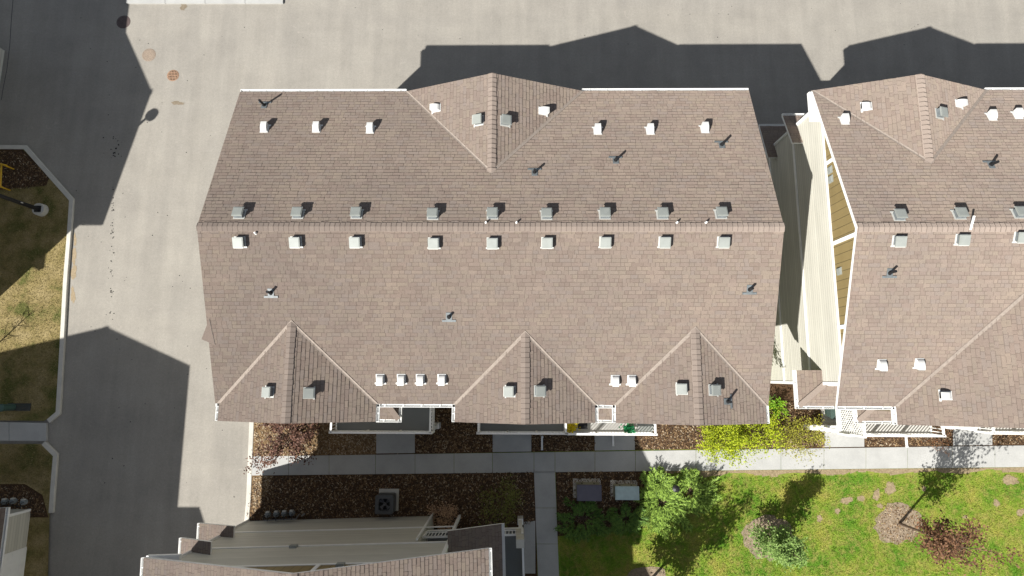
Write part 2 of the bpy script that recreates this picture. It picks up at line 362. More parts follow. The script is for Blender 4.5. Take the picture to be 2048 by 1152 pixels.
slabs('pavement', [(-420, 836), (95, 846)], [(-420, 878), (90, 882)], [-420, -340, -260, -180, -100, -60, 18, 93])
slabs('pavement', [(236, -140), (567, -140)], [(262, 6), (567, 6)], [252, 330, 410, 490, 566])
# bare strip along the lawn and the worn patches in it
def blob(name, m, u, v, ru, rv, z=0.112, n=26, jag=0.25):
    P = []
    ph = [random.uniform(0, 6.28) for _ in range(4)]
    for k in range(n):
        t = 2 * math.pi * k / n
        r = 1 + jag * (0.5 * math.sin(2 * t + ph[0]) + 0.4 * math.sin(3 * t + ph[1]) + 0.35 * math.sin(5 * t + ph[2]) + 0.4 * math.sin(9 * t + ph[3])) + random.uniform(-.08, .08)
        P.append((u + ru * r * math.cos(t), v + rv * r * math.sin(t)))
    mb = MB(); mb.poly([tuple(at(a, b, z)) for a, b in reversed(P)]); return struct(name, mb, m)
RING = []
def ring(u, v, ru, rv):
    RING.append((u, v, ru, rv)); blob('mulch_ring', mat_ring, u, v, ru, rv, 0.112, 34, 0.08)
mat_ring = mat_soil('tree_ring_soil', (0.17, 0.13, 0.09), (0.34, 0.27, 0.195), 8)
ring(1797, 1047, 46, 43); ring(1535, 1075, 47, 46); ring(1290, 1172, 46, 42)
PATCH = [(1780, 977, 12, 12), (1693, 1001, 12, 7), (1722, 997, 9, 5), (1675, 1022, 6, 5), (1639, 1037, 6, 7), (1753, 990, 7, 11), (1993, 1006, 6, 8), (2041, 1025, 9, 7), (1760, 1012, 6, 5),
         (1848, 977, 5, 5), (1930, 1034, 5, 4), (2020, 960, 16, 10)]
for p in PATCH: blob('bare_soil', STRAW, *p, 0.111)
s_ = MB(); vt = lambda u: 951 + (u - 500) * (934 - 951) / 1548 + 0.6
for i in range(1300, 2300, 16):
    d0, d1 = 9 + 5 * math.sin(i * .037) + random.uniform(-2, 2), 0
    s_.poly([tuple(at(i, vt(i) + 8 + 4 * math.sin(i * .05) + random.uniform(-2, 3), .109)), tuple(at(i + 16, vt(i + 16) + 8 + 4 * math.sin((i + 16) * .05) + random.uniform(-2, 3), .109)), tuple(at(i + 16, vt(i + 16), .109)), tuple(at(i, vt(i), .109))])
struct('bare_soil', s_, STRAW)
# ------------------------------------------------------------------ townhouses
HW, ZE, ZR = 7.415, 9.0, 11.63
class House:
    def __init__(s, label, T, rz, x0, x1, hw=HW, ys=-6.5, yn=7.06, name='townhouse', detail=True):
        s.detail = detail
        s.root = tag(empty(name, (T[0], T[1], 0), rz), label, 'townhouse')
        s.M = Matrix.Translation((T[0], T[1], 0)) @ Matrix.Rotation(rz, 4, 'Z'); s.Mi = s.M.inverted()
        s.x0, s.x1, s.hw, s.ys, s.yn = x0, x1, hw, ys, yn; s.m = (ZR - ZE) / hw
        s.planes = {'N': (Vector((0, 0, ZR)), Vector((0, s.m, 1)).normalized()), 'S': (Vector((0, 0, ZR)), Vector((0, -s.m, 1)).normalized())}
        s.wings = []; s.seed = random.uniform(0, 9)
    def L(s, p): return s.Mi @ Vector(p)
    def hit(s, plane, u, v):
        p0, n = s.planes[plane]; o = s.Mi @ Vector((0, 0, CAM_H)); q = s.Mi.to_3x3() @ ray(u, v)
        return o + q * ((p0 - o).dot(n) / q.dot(n))
    def roof(s, t=0.12):
        mb = MB(); x0, x1, hw = s.x0, s.x1, s.hw
        mb.slab([(x0, 0, ZR), (x1, 0, ZR), (x1, hw, ZE), (x0, hw, ZE)], t, 0, 1, s.seed)
        mb.slab([(x1, 0, ZR), (x0, 0, ZR), (x0, -hw, ZE), (x1, -hw, ZE)], t, 0, 1, s.seed + 3)
        if s.detail:
            mb.tabs([(x0, 0, ZR), (x1, 0, ZR), (x1, hw, ZE), (x0, hw, ZE)]); mb.tabs([(x1, 0, ZR), (x0, 0, ZR), (x0, -hw, ZE), (x1, -hw, ZE)])
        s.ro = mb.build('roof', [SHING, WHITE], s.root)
        s.cap((x0, 0, ZR), (x1, 0, ZR), s.m)
        for x, o in ((x0, 0.04), (x1, -0.04)):   # white rake boards on the gable ends
            for sg in (1, -1):
                r = MB(); r.bar((x + o, sg * .004, ZR - 0.15), (x + o, sg * hw, ZE - 0.15), 0.06, 0.058); r.build('rake_trim', WHITE, s.root)
    def cap(s, a, b, m):
        """overlapping ridge shingles from a to b"""
        a = Vector(a); b = Vector(b); d = (b - a); n = max(1, int(d.length / 0.215)); d.normalize(); sd = Vector((-d.y, d.x, 0)); st = (b - a).length / n
        mb = MB(); w = 0.19
        for i in range(n):
            p = a + d * st * i; q = a + d * (st * (i + 1) + 0.02)
            u = (i * 1.37 + s.seed, a.x)
            jx = random.uniform(-.012, .012)
            for sg in (1, -1):
                e = sd * sg * (w + jx)
                A, B, C_, D_ = p + Vector((0, 0, .054)), q + Vector((0, 0, .036)), q + e + Vector((0, 0, -m * w + .034)), p + e + Vector((0, 0, -m * w + .050))
                P = [A, B, C_, D_] if sg < 0 else [B, A, D_, C_]
                mb.poly(P, 0, [u] * 4)
                dn = Vector((0, 0, .05)); iw = d * .024; lf = Vector((0, 0, .004))
                Z = [A + lf, A + iw + lf, D_ + iw + lf, D_ + lf]; mb.poly(Z if sg < 0 else [Z[1], Z[0], Z[3], Z[2]], 1)  # dark strip per cap: bitumen edge plus its shadow gap, as colour
                mb.poly([A, D_, D_ - dn, A - dn], 0, [u] * 4); mb.poly([D_, C_, C_ - dn, D_ - dn], 0, [u] * 4)
        mb.build('ridge_cap', [CAP, CAPEDGE_SHADE], s.root)
    def wing(s, key, side, xc, w, proj=0.0, slope=None, walls=True, caplen=True):
        m = slope or s.m; zr = ZE + m * w; sg = 1 if side == 'N' else -1; lift = 0.014
        yf = sg * (s.hw + proj); ye = sg * s.hw; yt = sg * max(0.0, (s.hw - (zr - ZE) / s.m))
        mb = MB(); t = 0.12
        for k in (-1, 1):
            xe = xc + k * w
            pts = [(xc, yt, zr + lift), (xe, ye, ZE + lift), (xe, yf, ZE + lift), (xc, yf, zr + lift)]
            if proj <= 0.001: pts = [pts[0], pts[1], pts[3]]
            mb.slab(pts, t, 0, 1, s.seed + 5 + k, plain=(0,))
            if s.detail: mb.tabs(pts)
            vw = Vector((-k, 0, m)).normalized() * -.11; vm = Vector((0, -sg, s.m)).normalized() * .11; up = Vector((0, 0, .018))
            A = Vector((xc, yt, zr + lift)) + up; B = Vector((xe, ye, ZE + lift)) + up
            vb = MB(); vb.slope([A, B, B + Vector((-k, 0, m))  .normalized() * .085, A + Vector((0, sg * .10, 0))]); vb.slope([A, B, B + Vector((k * .10, 0, 0)), A + Vector((0, -sg, s.m)).normalized() * .10])
            vb.build('valley', VALLEY, s.root)
            s.planes[key + ('W' if k < 0 else 'E')] = (Vector((xc, 0, zr + lift)), Vector((k * m, 0, 1)).normalized())
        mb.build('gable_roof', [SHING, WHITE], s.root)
        s.cap((xc, yf, zr + lift), (xc, yt, zr + lift), m)
        for k in (-1, 1): r = MB(); r.bar((xc + k * .004, yf - sg * .04, zr - .19), (xc + k * w, yf - sg * .04, ZE - .19), 0.06, 0.13); r.build('rake_trim', WHITE, s.root)
        yw = yf - sg * 0.5; xi = w - 0.42; mb = MB()
        mb.poly([(xc - xi, yw, ZE - .1), (xc + xi, yw, ZE - .1), (xc + xi, yw, zr - m * xi - .12), (xc, yw, zr - .13), (xc - xi, yw, zr - m * xi - .12)][::-1 if sg > 0 else 1])
        mb.build('gable_siding', BROWN, s.root)
        if walls and proj > 0.01:
            wb = MB(); ya, yb = sorted((yw, sg * (abs(s.ys) - .3 if side == 'S' else s.yn - .3)))
            wb.box(xc - xi, xc + xi, ya, yb, 0, ZE - .1); wb.build('wall', LOWBOUNCE if side == 'S' else CREAM, s.root)
            s.openings(wb, xc, yw, sg, xi)
        if proj > 0.01:
            for k in (-1, 1): gb = MB(); s.gut(gb, 'y', ye, yf, xc + k * w, k, ZE - .03); gb.build('gutter', WHITE, s.root)
        s.wings.append((side, xc - w, xc + w))
    def window(s, x, y, z, w, h, ax, sg):
        """ax 'x': wall runs along x, outward sg along y"""
        fr = MB(); pn = MB(); t = .05
        def bx(mb, a0, a1, z0, z1, d0, d1):
            lo, hi = sorted((d0, d1))
            if ax == 'x': mb.box(x + a0, x + a1, y + lo, y + hi, z0, z1)
            else: mb.box(x + lo, x + hi, y + a0, y + a1, z0, z1)
        f = .09
        bx(fr, -w / 2 - f, -w / 2, z - f, z + h + f, -.02 * sg, .05 * sg); bx(fr, w / 2, w / 2 + f, z - f, z + h + f, -.02 * sg, .05 * sg)
        bx(fr, -w / 2, w / 2, z - f, z, -.02 * sg, .05 * sg); bx(fr, -w / 2, w / 2, z + h, z + h + f, -.02 * sg, .05 * sg)
        bx(fr, -.03, .03, z, z + h, -.02 * sg, .045 * sg)
        bx(pn, -w / 2, w / 2, z, z + h, -.02 * sg, .02 * sg)
        o = fr.build('window', WHITE, s.root); pn.build('pane', GLASS, o)
    def openings(s, wb, xc, yw, sg, xi):
        for z in (0.9, 3.9, 6.7): s.window(xc + .3, yw, z, 1.5, 1.3, 'x', sg)
    def gut(s, mb, ax, a0, a1, c, sg, z, w=0.125):
        """open gutter: along axis ax from a0 to a1, against the eave at c, outwards sg"""
        a0, a1 = sorted((a0, a1))
        def bx(p0, p1, d0, d1, z0, z1):
            lo, hi = sorted((c + sg * d0, c + sg * d1))
            if ax == 'x': mb.box(p0, p1, lo, hi, z0, z1)
            else: mb.box(lo, hi, p0, p1, z0, z1)
        bx(a0, a1, 0.003, w, z - .105, z - .09); bx(a0, a1, w, w + .018, z - .105, z + .01)
        bx(a0, a0 + .015, .003, w, z - .09, z); bx(a1 - .015, a1, .003, w, z - .09, z)
        q = a0 + .35
        while q < a1 - .1: bx(q, q + .035, .003, w, z - .02, z - .003); q += .82
    def eaves(s, side):
        sg = 1 if side == 'N' else -1; spans = sorted((a, b) for sd, a, b in s.wings if sd == side)
        x = s.x0
        for a, b in spans + [(s.x1, s.x1)]:
            if a - x > .15: gb = MB(); s.gut(gb, 'x', x, a, sg * s.hw, sg, ZE - .03); gb.build('gutter', WHITE, s.root)
            x = max(x, b)
    def walls(s, inset=0.62, boxes=None, ends=(1, 1), bands=(2.6, 5.5), zb=8.55):
        xa, xb = s.x0 + inset, s.x1 - inset; ys, yn = s.ys, s.yn; zt = ZE - .12
        wb = MB()
        for b in (boxes or [(xa, xb, ys, yn, 0, zt)]): wb.box(*b)
        wb.build('wall', CREAM, s.root)
        for x, k, on in ((xa, -1, ends[0]), (xb, 1, ends[1])):
            if not on: continue
            zz = lambda y: ZR - s.m * abs(y) - .135
            gs = MB(); o = x + k * .012
            P = [(o, ys, zb), (o, yn, zb), (o, yn, zz(yn)), (o, 0, zz(0)), (o, ys, zz(ys))]
            gs.poly(P if k > 0 else P[::-1]); Q = [(x - k * .15, p[1], p[2]) for p in P]; gs.poly(Q[::-1] if k > 0 else Q)
            gs.build('gable_siding', BROWN, s.root)
            bt = MB()
            lo, hi = sorted((x, x + k * .04))
            bt.box(lo, hi, ys, yn, zb - .09, zb + .07)
            for y in (0.0, 3.9, -3.9): bt.box(*sorted((x + k * .013, x + k * .045)), y - .09, y + .09, zb + .07, zz(y) - (.03 if y else 0))
            bt.build('gable_batten', WHITE, s.root)
            for z in bands: bb = MB(); bb.box(*sorted((x + k * .002, x + k * .035)), ys + .12, yn - .12, z, z + .17); bb.build('belly_band', WHITE, s.root)
            er = MB(); er.box(*sorted((x + k * .05, x + k * (inset - .004))), s.hw - 1.35, s.hw + .10, 8.50, 8.70); er.build('eave_return', WHITE, s.root)
            for y, q in ((ys, 1), (yn, -1)): ct = MB(); ct.box(*sorted((x - k * .10, x + k * .03)), *sorted((y - q * .03, y + q * .12)), 0.02, zb - .09); ct.build('corner_trim', WHITE, s.root)
    def pents(s, xa, xb, levels=((7.68, 5.8, 5.75, 6.6), (8.4, 6.15, 2.85, 3.7))):
        for (yl, yh, zl, zh) in levels:
            P = [(xa, yl, zl), (xb, yl, zl), (xb, yh, zh), (xa, yh, zh)]; mb = MB(); mb.slab(P, .14, 0, 1); mb.tabs(P)
            o = mb.build('pent_roof', [SHING, WHITE], s.root)
            gb = MB(); s.gut(gb, 'x', xa, xb, yl, 1, zl - .03); gb.build('gutter', WHITE, o)
    def downspout(s, pts, r=0.045):
        mb = MB()
        for a, b in zip(pts, pts[1:]): mb.bar(a, b, .1, .085)
        mb.build('downspout', WHITE, s.root)
    def garages(s, xs):
        for x in xs:
            mb = MB(); y = s.yn
            mb.box(x - 1.3, x + 1.3, y - .02, y + .035, 0.02, 2.15)
            for k in range(4): mb.box(x - 1.22, x + 1.22, y + .036, y + .05, .08 + k * .53, .52 + k * .53)
            mb.build('garage_door', WHITE, s.root)
            s.window(x, y, 3.6, 1.7, 1.3, 'x', 1); s.window(x, y, 6.7, 1.4, 1.2, 'x', 1)
    def hip(s, x0, x1, yf, yb, zl, zh, hips=('E',), guts=True):
        """small lean-to roof falling towards -y, hipped on the sides named"""
        d = min(abs(yb - yf), x1 - x0 - .02); d = abs(yb - yf)
        xl = x0 + (min(d, (x1 - x0) * .98) if 'W' in hips else 0); xr = x1 - (min(d, (x1 - x0) * .98) if 'E' in hips else 0)
        if xl > xr: xl = xr = (xl + xr) / 2
        mb = MB(); FA = [[(x0, yf, zl), (x1, yf, zl), (xr, yb, zh), (xl, yb, zh)]]
        if 'E' in hips: FA.append([(x1, yf, zl), (x1, yb, zl), (xr, yb, zh)])
        if 'W' in hips: FA.append([(x0, yb, zl), (x0, yf, zl), (xl, yb, zh)])
        for P in FA: mb.slab(P, .12, 0, 1); mb.tabs(P)
        o = mb.build('porch_roof', [SHING, WHITE], s.root)
        gb = MB(); s.gut(gb, 'x', x0, x1, yf, -1, zl - .03)
        if 'E' in hips: s.gut(gb, 'y', yf - .14, yb, x1, 1, zl - .03)
        if 'W' in hips: s.gut(gb, 'y', yf - .14, yb, x0, -1, zl - .03)
        gb.build('gutter', WHITE, o)
        c = MB()                                   # hip caps
        for nm, xe, xt in (('E', x1, xr), ('W', x0, xl)):
            if nm in hips:
                n = 6
                for i in range(n):
                    p = Vector((xe, yf, zl)).lerp(Vector((xt, yb, zh)), i / n); q = Vector((xe, yf, zl)).lerp(Vector((xt, yb, zh)), (i + 1.05) / n)
                    c.bar(p + Vector((0, 0, .04)), q + Vector((0, 0, .024)), .26, .02)
        if c.f: c.build('ridge_cap', CAP, o)
    def balcony(s, x0, x1, y0, y1, z=2.9, sides='SEW', h=1.0, spacing=.17, posts=True, floor=None):
        """floor x0..x1, y0 (outer) .. y1; railing along the sides named"""
        fl = MB(); fl.box(x0, x1, y0, y1, z - .25, z - .004, 1); fl.box(x0 + .02, x1 - .02, y0 + .02, y1 - .02, z - .003, z, 0)
        root = fl.build('balcony', [floor or DECK, WHITE], s.root)
        lines = {'S': ((x0, y0 + .05), (x1, y0 + .05)), 'N': ((x0, y1 - .05), (x1, y1 - .05)), 'E': ((x1 - .05, y0 + .05), (x1 - .05, y1)), 'W': ((x0 + .05, y0 + .05), (x0 + .05, y1))}
        for sd in sides:
            a, b = lines[sd]; mb = MB(); A = Vector((*a, z)); B = Vector((*b, z)); d = (B - A); n = int(d.length / spacing)
            U = Vector((0, 0, 1))
            mb.bar(A + U * h, B + U * h, .10, .06); mb.bar(A + U * .1, B + U * .1, .06, .05)
            for i in range(1, n): p = A + d * (i / n); mb.bar(p + U * .1, p + U * (h - .02), .038, .038)
            k = max(1, round(d.length / 1.7))
            for i in range(k + 1): p = A + d * (i / k); mb.bar(p, p + U * (h + .02), .11, .11)
            mb.build('railing', WHITE, root)
        if posts:
            for x in (x0 + .15, x1 - .15):
                pm = MB(); pm.box(x - .1, x + .1, y0 + .05, y0 + .25, 0.1, z - .25); pm.box(x - .16, x + .16, y0 - .01, y0 + .31, .1, .9); pm.build('post', WHITE, root)
        return root
    # ---- roof fittings
    def frame(s, plane, p):
        n = s.planes[plane][1]; e = Vector((0, 0, 1)).cross(n).normalized(); q = n.cross(e)
        M = Matrix((e, q, n)).transposed().to_4x4(); M.translation = p + n * .016; return M
    def box_vent(s, plane, u, v, k=1.0):
        p = s.hit(plane, u, v); M = s.frame(plane, p) @ Matrix.Scale(.9, 4); fl = MB(M); fl.box(-.27, .27, -.27, .24, .004, .02); fl.box(-.31, .31, -.30, -.22, .012, .03)
        root = fl.build('roof_vent', GALV2, s.root)
        mb = MB(M); h = .27
        mb.box(-.2, .2, -.19, .2, .021, h - .05, 1)
        for a in ((-.25, .25, h - .06, h),):
            mb.box(-.245, .245, -.26, .225, h - .05, h, 0)
        mb.box(-.235, .235, -.295, -.262, h - .085, h - .03, 2)
        mb.box(-.21, .21, -.22, .19, h + .001, h + .014, 0)
        mb.build('hood', [GALV, LEAD, GALV2], root)
    def hood_vent(s, plane, u, v):
        p = s.hit(plane, u, v); M = s.frame(plane, p); fl = MB(M); fl.box(-.19, .19, -.20, .24, .004, .02); fl.box(-.25, .25, -.23, -.15, .011, .028)
        root = fl.build('roof_vent', VENTW, s.root)
        mb = MB(M); w = .138; prof = [(-.22, .05), (-.22, .2)] + [(-.22 + .42 * (1 - math.cos(t)) * .5 * 2 * .5 + .0, .2) for t in ()]
        prof = [(-.22, .06), (-.21, .26)]
        for i in range(1, 8):
            t = i / 8 * math.pi / 2; prof.append((-.21 + .42 * math.sin(t), .02 + .24 * math.cos(t) + .0))
        prof.append((.21, .02)); prof.append((-.12, .02)); prof.append((-.12, .06))
        for a, b in zip(prof, prof[1:] + prof[:1]): mb.poly([(-w, *a), (-w, *b), (w, *b), (w, *a)])
        mb.poly([(w, *a) for a in prof][::-1]); mb.poly([(-w, *a) for a in prof])
        mb.box(-w + .02, w - .02, -.23, -.221, .07, .24, 1)
        mb.build('hood', [VENTW, DARKIN], root)
    def stack(s, plane, u, v, h=.42):
        p = s.hit(plane, u, v); M = s.frame(plane, p); fl = MB(M); fl.box(-.13, .13, -.15, .2, .004, .018); fl.box(-.30, .30, -.21, -.12, .01, .026)
        root = fl.build('plumbing_vent', LEAD, s.root)
        mb = MB(); q = Vector(p); mb.tube([q, q + Vector((0, 0, .1))], [.1, .075], 12); mb.tube([q + Vector((0, 0, .05)), q + Vector((0, 0, h))], .058, 12)
        mb.disc((q.x, q.y, q.z + h + .001), .045, 12); mb.build('pipe', BLACK, root, True)
    def nub(s, plane, u, v):
        p = s.hit(plane, u, v); mb = MB(); mb.tube([p - Vector((0, 0, .02)), p + Vector((0, 0, .16))], [.06, .035], 8); mb.build('vent_cap', WHITE, s.root)

# --- the main block in the middle
A_ = House('long brown shingled townhouse block in the middle with three small deck gables', (-1.3, 6.13), 0, -12.28, 12.28)
A_.roof(); A_.walls(ends=(1, 1))
A_.wing('Nw', 'N', -1.22 + 1.3 - .03, 4.25, 0.0, .392)
A_.wing('Wa', 'S', -9.88 + 1.3, 3.52, .77); A_.wing('Wb', 'S', .25 + 1.3, 3.10, .77); A_.wing('Wc', 'S', 7.56 + 1.3, 3.30, .77)
A_.eaves('N'); A_.eaves('S'); A_.pents(-10.8, 12.2)
A_.garages([-9.6, -6.2, -1.8, 1.8, 6.2, 9.6])
for (xa, xb) in ((-5.4, -1.9), (4.9, 5.3)):
    A_.window((xa + xb) / 2, A_.ys, 6.7, 0.9, 1.3, 'x', -1)
def LX(h, x, y): p = h.L((x, y, 0)); return p.x, p.y
A_.hip(-7.02 + 1.3, -5.92 + 1.3, -2.16 - 6.13, -.6 - 6.13, 6.25, 6.85, ('E',))
A_.hip(3.62 + 1.3, 4.62 + 1.3, -2.13 - 6.13, -.6 - 6.13, 6.25, 6.8, ('E', 'W'))
A_.balcony(-10.02 + 1.3, -4.66 + 1.3, -3.08 - 6.13, -.55 - 6.13, 2.9, 'SEW', floor=DECK2)
A_.balcony(-2.2 + 1.3, 2.5 + 1.3, -3.08 - 6.13, -1.5 - 6.13, 2.9, 'SWE', floor=DECK2)
A_.balcony(2.56 + 1.3, 7.2 + 1.3, -3.10 - 6.13, -1.5 - 6.13, 2.9, 'SE')
for x, y, k in ((1.05, -3.5, 0), (6.75 - 3.2, -3.5, 0)): pass
for u, v in ((480, 429), (597, 429), (714, 429), (866, 431), (985, 430), (1093, 431), (1209, 430), (1324, 430), (1441, 429)): A_.box_vent('N', u, v + 1)
for u, v in ((480, 482), (592, 482), (711, 482), (867, 484), (984, 484), (1093, 483), (1209, 482), (1327, 482), (1444, 482)): A_.box_vent('S', u + 1, v + 1)
for pl, u, v in (('NwW', 959, 242), ('NwE', 1009, 243), ('WaW', 541, 784), ('WaE', 617, 786), ('WbW', 1022, 783), ('WbE', 1077, 782), ('WcW', 1365, 778), ('WcE', 1425, 780)): A_.box_vent(pl, u, v)
for pl, u, v in (('NwW', 873, 217), ('NwE', 1086, 223)): A_.hood_vent(pl, u, v)
for u, v in ((530, 258), (634, 258), (741, 260), (1195, 262), (1300, 262), (1409, 259)): A_.hood_vent('N', u, v)
for u, v in ((761, 758), (803, 758), (841, 758), (884, 758), (1230, 760), (1263, 760)): A_.hood_vent('S', u, v)
for u, v, h in ((529, 211, .55), (1069, 345, .36), (1231, 321, .4), (1443, 290, .42)): A_.stack('N', u, v, h)
for u, v, h in ((542, 586, .4), (898, 634, .3), (1499, 579, .36)): A_.stack('S', u, v, h)
A_.stack('WcE', 1455, 803, .4)
for u, v in ((972, 446), (1033, 446), (1353, 446), (1411, 446)): A_.nub('N', u, v)
A_.nub('S', 512, 467)
p1, p3 = A_.hit('S', 419, 638), A_.hit('S', 425, 690); pm = p1.lerp(p3, .78); p2 = Vector((A_.x0 - .30, pm.y, pm.z)); dz = Vector((0, 0, .03))
mb = MB(); mb.slab([p1 + dz, p2 + dz, p3 + dz + Vector((.12, 0, 0))], .15, 0, 1); mb.build('gable_roof', [SHING, WHITE], A_.root)
# --- the block on the right
B_ = House('brown shingled townhouse block on the right with a sunlit cream gable wall', (26.0, 6.12), 0, -12.0, 12.0)
B_.roof(); B_.walls(ends=(1, 1))
B_.wing('Nw', 'N', 18.12 - 26, 4.12, 0.0, .36); B_.wing('Wa', 'S', 22.9 - 26, 6.35, .78)
B_.wing('Wb', 'S', 33.4 - 26, 3.4, .77)
B_.eaves('N'); B_.eaves('S'); B_.pents(14.08 - 26, 11.9)
B_.garages([-9.0, -5.5, 0, 3.5, 9])
# lower lean-to wrapped round the south-west corner of that block
def corner_lean(h):
    mb = MB(); xw, yw = 14.65 - 26, -.38 - 6.12; xo, yo = 13.62 - 26, -1.42 - 6.12; yn_ = .3 - 6.12; xe = 15.35 - 26; zl, zh = 6.25, 6.75
    for P in ([(xo, yn_, zl), (xo, yo, zl), (xw, yw, zh), (xw, yn_, zh)], [(xo, yo, zl), (xe, yo, zl), (xe, yw, zh), (xw, yw, zh)]): mb.slab(P, .12, 0, 1); mb.tabs(P)
    o = mb.build('porch_roof', [SHING, WHITE], h.root); gb = MB(); h.gut(gb, 'y', yo - .14, yn_, xo, -1, zl - .03); h.gut(gb, 'x', xo, xe, yo, -1, zl - .03); gb.build('gutter', WHITE, o)
    c = MB()
    for i in range(7):
        p = Vector((xo, yo, zl)).lerp(Vector((xw, yw, zh)), i / 7); q = Vector((xo, yo, zl)).lerp(Vector((xw, yw, zh)), (i + 1.05) / 7); c.bar(p + Vector((0, 0, .04)), q + Vector((0, 0, .024)), .26, .02)
    c.build('ridge_cap', CAP, o)
    t = MB(); t.box(xw - .02, 15.9 - 26, yw - .06, yw - .001, 7.15, 7.5); t.build('window_head', WHITE, h.root)
corner_lean(B_)
B_.hip(16.42 - 26, 18.02 - 26, -2.12 - 6.12, -.7 - 6.12, 6.25, 6.75, ('W',))
B_.balcony(17.3 - 26, 22.2 - 26, -3.10 - 6.12, -1.0 - 6.12, 2.9, 'SE')
B_.balcony(24.7 - 26, 30 - 26, -2.95 - 6.12, -1.4 - 6.12, 2.9, 'SW')
lt = MB(); xs = 17.36 - 26; ya, yb = -3.0 - 6.12, -1.35 - 6.12; za, zb = 2.95, 5.1
lt.bar((xs, ya, zb), (xs, yb, zb), .1, .09); lt.bar((xs, ya, za), (xs, yb, za), .1, .09); lt.bar((xs, ya, za), (xs, ya, zb + .05), .11, .11); lt.bar((xs, yb, za), (xs, yb, zb), .1, .1)
for sg in (1, -1):
    c = -2.3
    while c < 2.3 + 1.7:
        pts = []
        for i in range(0, 41):
            t_ = i / 40 * (zb - za); y = ya + c + sg * t_ if sg > 0 else ya + c + 2.2 - t_
            if ya <= y <= yb: pts.append((xs + .012 * sg, y, za + t_))
        if len(pts) > 3: lt.bar(pts[0], pts[-1], .035, .018, up=(1, 0, 0))
        c += .21
lt.build('lattice_screen', WHITE, B_.root)
for u, v in ((1796, 433), (1917, 430), (2036, 428), (2160, 428)): B_.box_vent('N', u, v + 1)
for u, v in ((1795, 480), (1921, 477), (2038, 472)): B_.box_vent('S', u, v + 1)
for pl, u, v in (('NwW', 1732, 214), ('N', 1688, 242), ('NwE', 1917, 208), ('N', 1982, 234), ('N', 2034, 231), ('S', 1762, 729), ('S', 1837, 727), ('WaW', 1890, 791)): B_.hood_vent(pl, u, v)
B_.box_vent('NwE', 1877, 228); B_.stack('N', 1981, 330, .42); B_.stack('S', 1779, 546, .42)
pb = MB(); p = B_.hit('S', 1938, 458); pb.bar(p + Vector((0, -.05, .06)), p + Vector((.1, .5, .22)), .07, .05); pb.build('loose_trim', WHITE, B_.root)
for (y, z) in ((9.6, 8.72), (9.15, 8.72), (4.75, 8.8)):
    mb = MB(); mb.box(-11.43 - .0, -11.35, y - 6.12 - .17, y - 6.12 + .17, z, z + .36); mb.box(-11.47, -11.431, y - 6.12 - .13, y - 6.12 + .13, z + .05, z + .31); mb.build('wall_vent', GALV, B_.root)
yw_ = B_.yn
B_.downspout([(-11.42, yw_ + .06, 8.85), (-11.42, yw_ - .05, 8.5), (-11.42, yw_ - .05, 6.2)]); B_.downspout([(-11.42, yw_ - .05, 5.8), (-11.42, yw_ - .05, 3.5)])
# --- the block at the bottom, turned so that its gable wall faces up the picture
S_ = House('townhouse block at the lower edge showing its shaded cream gable wall', (-8.72, -7.58), math.pi / 2 + math.radians(1.9), -26, 0, ys=-5.3)
S_.roof(); S_.walls(boxes=[(-25.4, -.62, -5.3, 7.06, 5.45, ZE - .12), (-25.4, -2.6, -5.3, 7.06, 0, 5.449), (-2.6, -.62, -3.75, 7.06, 0, 5.449)])
S_.wing('Wa', 'S', -6.75, 3.0, .6); S_.wing('Wb', 'S', -14.5, 3.4, .75); S_.wing('Nw', 'N', -5.8, 4.2, 0.0, .39)
S_.eaves('N'); S_.eaves('S'); S_.pents(-26, -.05)
pr = MB(); P = [(-3.6, -7.85, 5.0), (0.02, -7.85, 5.0), (.02, -5.3, 6.1), (-3.6, -5.3, 6.1)]; pr.slab(P, .14, 0, 1); pr.tabs(P)
o = pr.build('pent_roof', [SHING, WHITE], S_.root); gb = MB(); S_.gut(gb, 'x', -3.6, .02, -7.85, -1, 4.97); gb.build('gutter', WHITE, o)
S_.balcony(-4.2, -.75, -8.92, -3.8, 2.9, 'SE', floor=DECK2); S_.garages([-4, -8, -12, -16])
for yy in (-6.15, -8.75): cp = MB(); cp.box(-1.15, -.75, yy - .2, yy + .2, 2.9, 5.0); cp.build('post', CREAM, S_.root)
for y, z in ((2.2, 5.62), (-1.0, 8.62), (-2.9, 8.62)):
    mb = MB(); mb.box(-.62, -.5, y - .17, y + .17, z, z + .3); mb.build('wall_vent', GALV, S_.root)
S_.downspout([(-.56, 7.0, 8.4), (-.56, 7.0, 6.15)]); S_.downspout([(-.56, 7.0, 5.8), (-.56, 7.0, 3.5)]); S_.downspout([(-.56, 7.0, 2.1), (-.56, 7.0, .1)])
S_.downspout([(-.5, -3.7, 5.4), (-.5, -3.7, .1)])
# --- the two blocks whose shadows cross the left road
D_ = House('townhouse block at the lower left corner, mostly outside the picture', (-35.0, -7.25), -math.pi / 2, 0, 26, yn=6.4, detail=False)
D_.roof(); D_.walls(); D_.wing('Na', 'N', 12.5, 4.1, 1.45); D_.eaves('N'); D_.pents(.05, 26, ((7.85, 5.9, 5.2, 6.2), (6.8, 5.9, 2.3, 2.8))); D_.garages([4, 8])
C_ = House('townhouse block beyond the left edge of the picture', (-33.72, 8.2), 0, -24, 0, hw=6.5, ys=-5.7, yn=6.1, detail=False)
C_.roof(); C_.walls(); C_.wing('Na', 'N', -4.0, 3.9, 7.0); C_.wing('Sa', 'S', -5.6, 2.2, 2.9); C_.eaves('N'); C_.eaves('S')
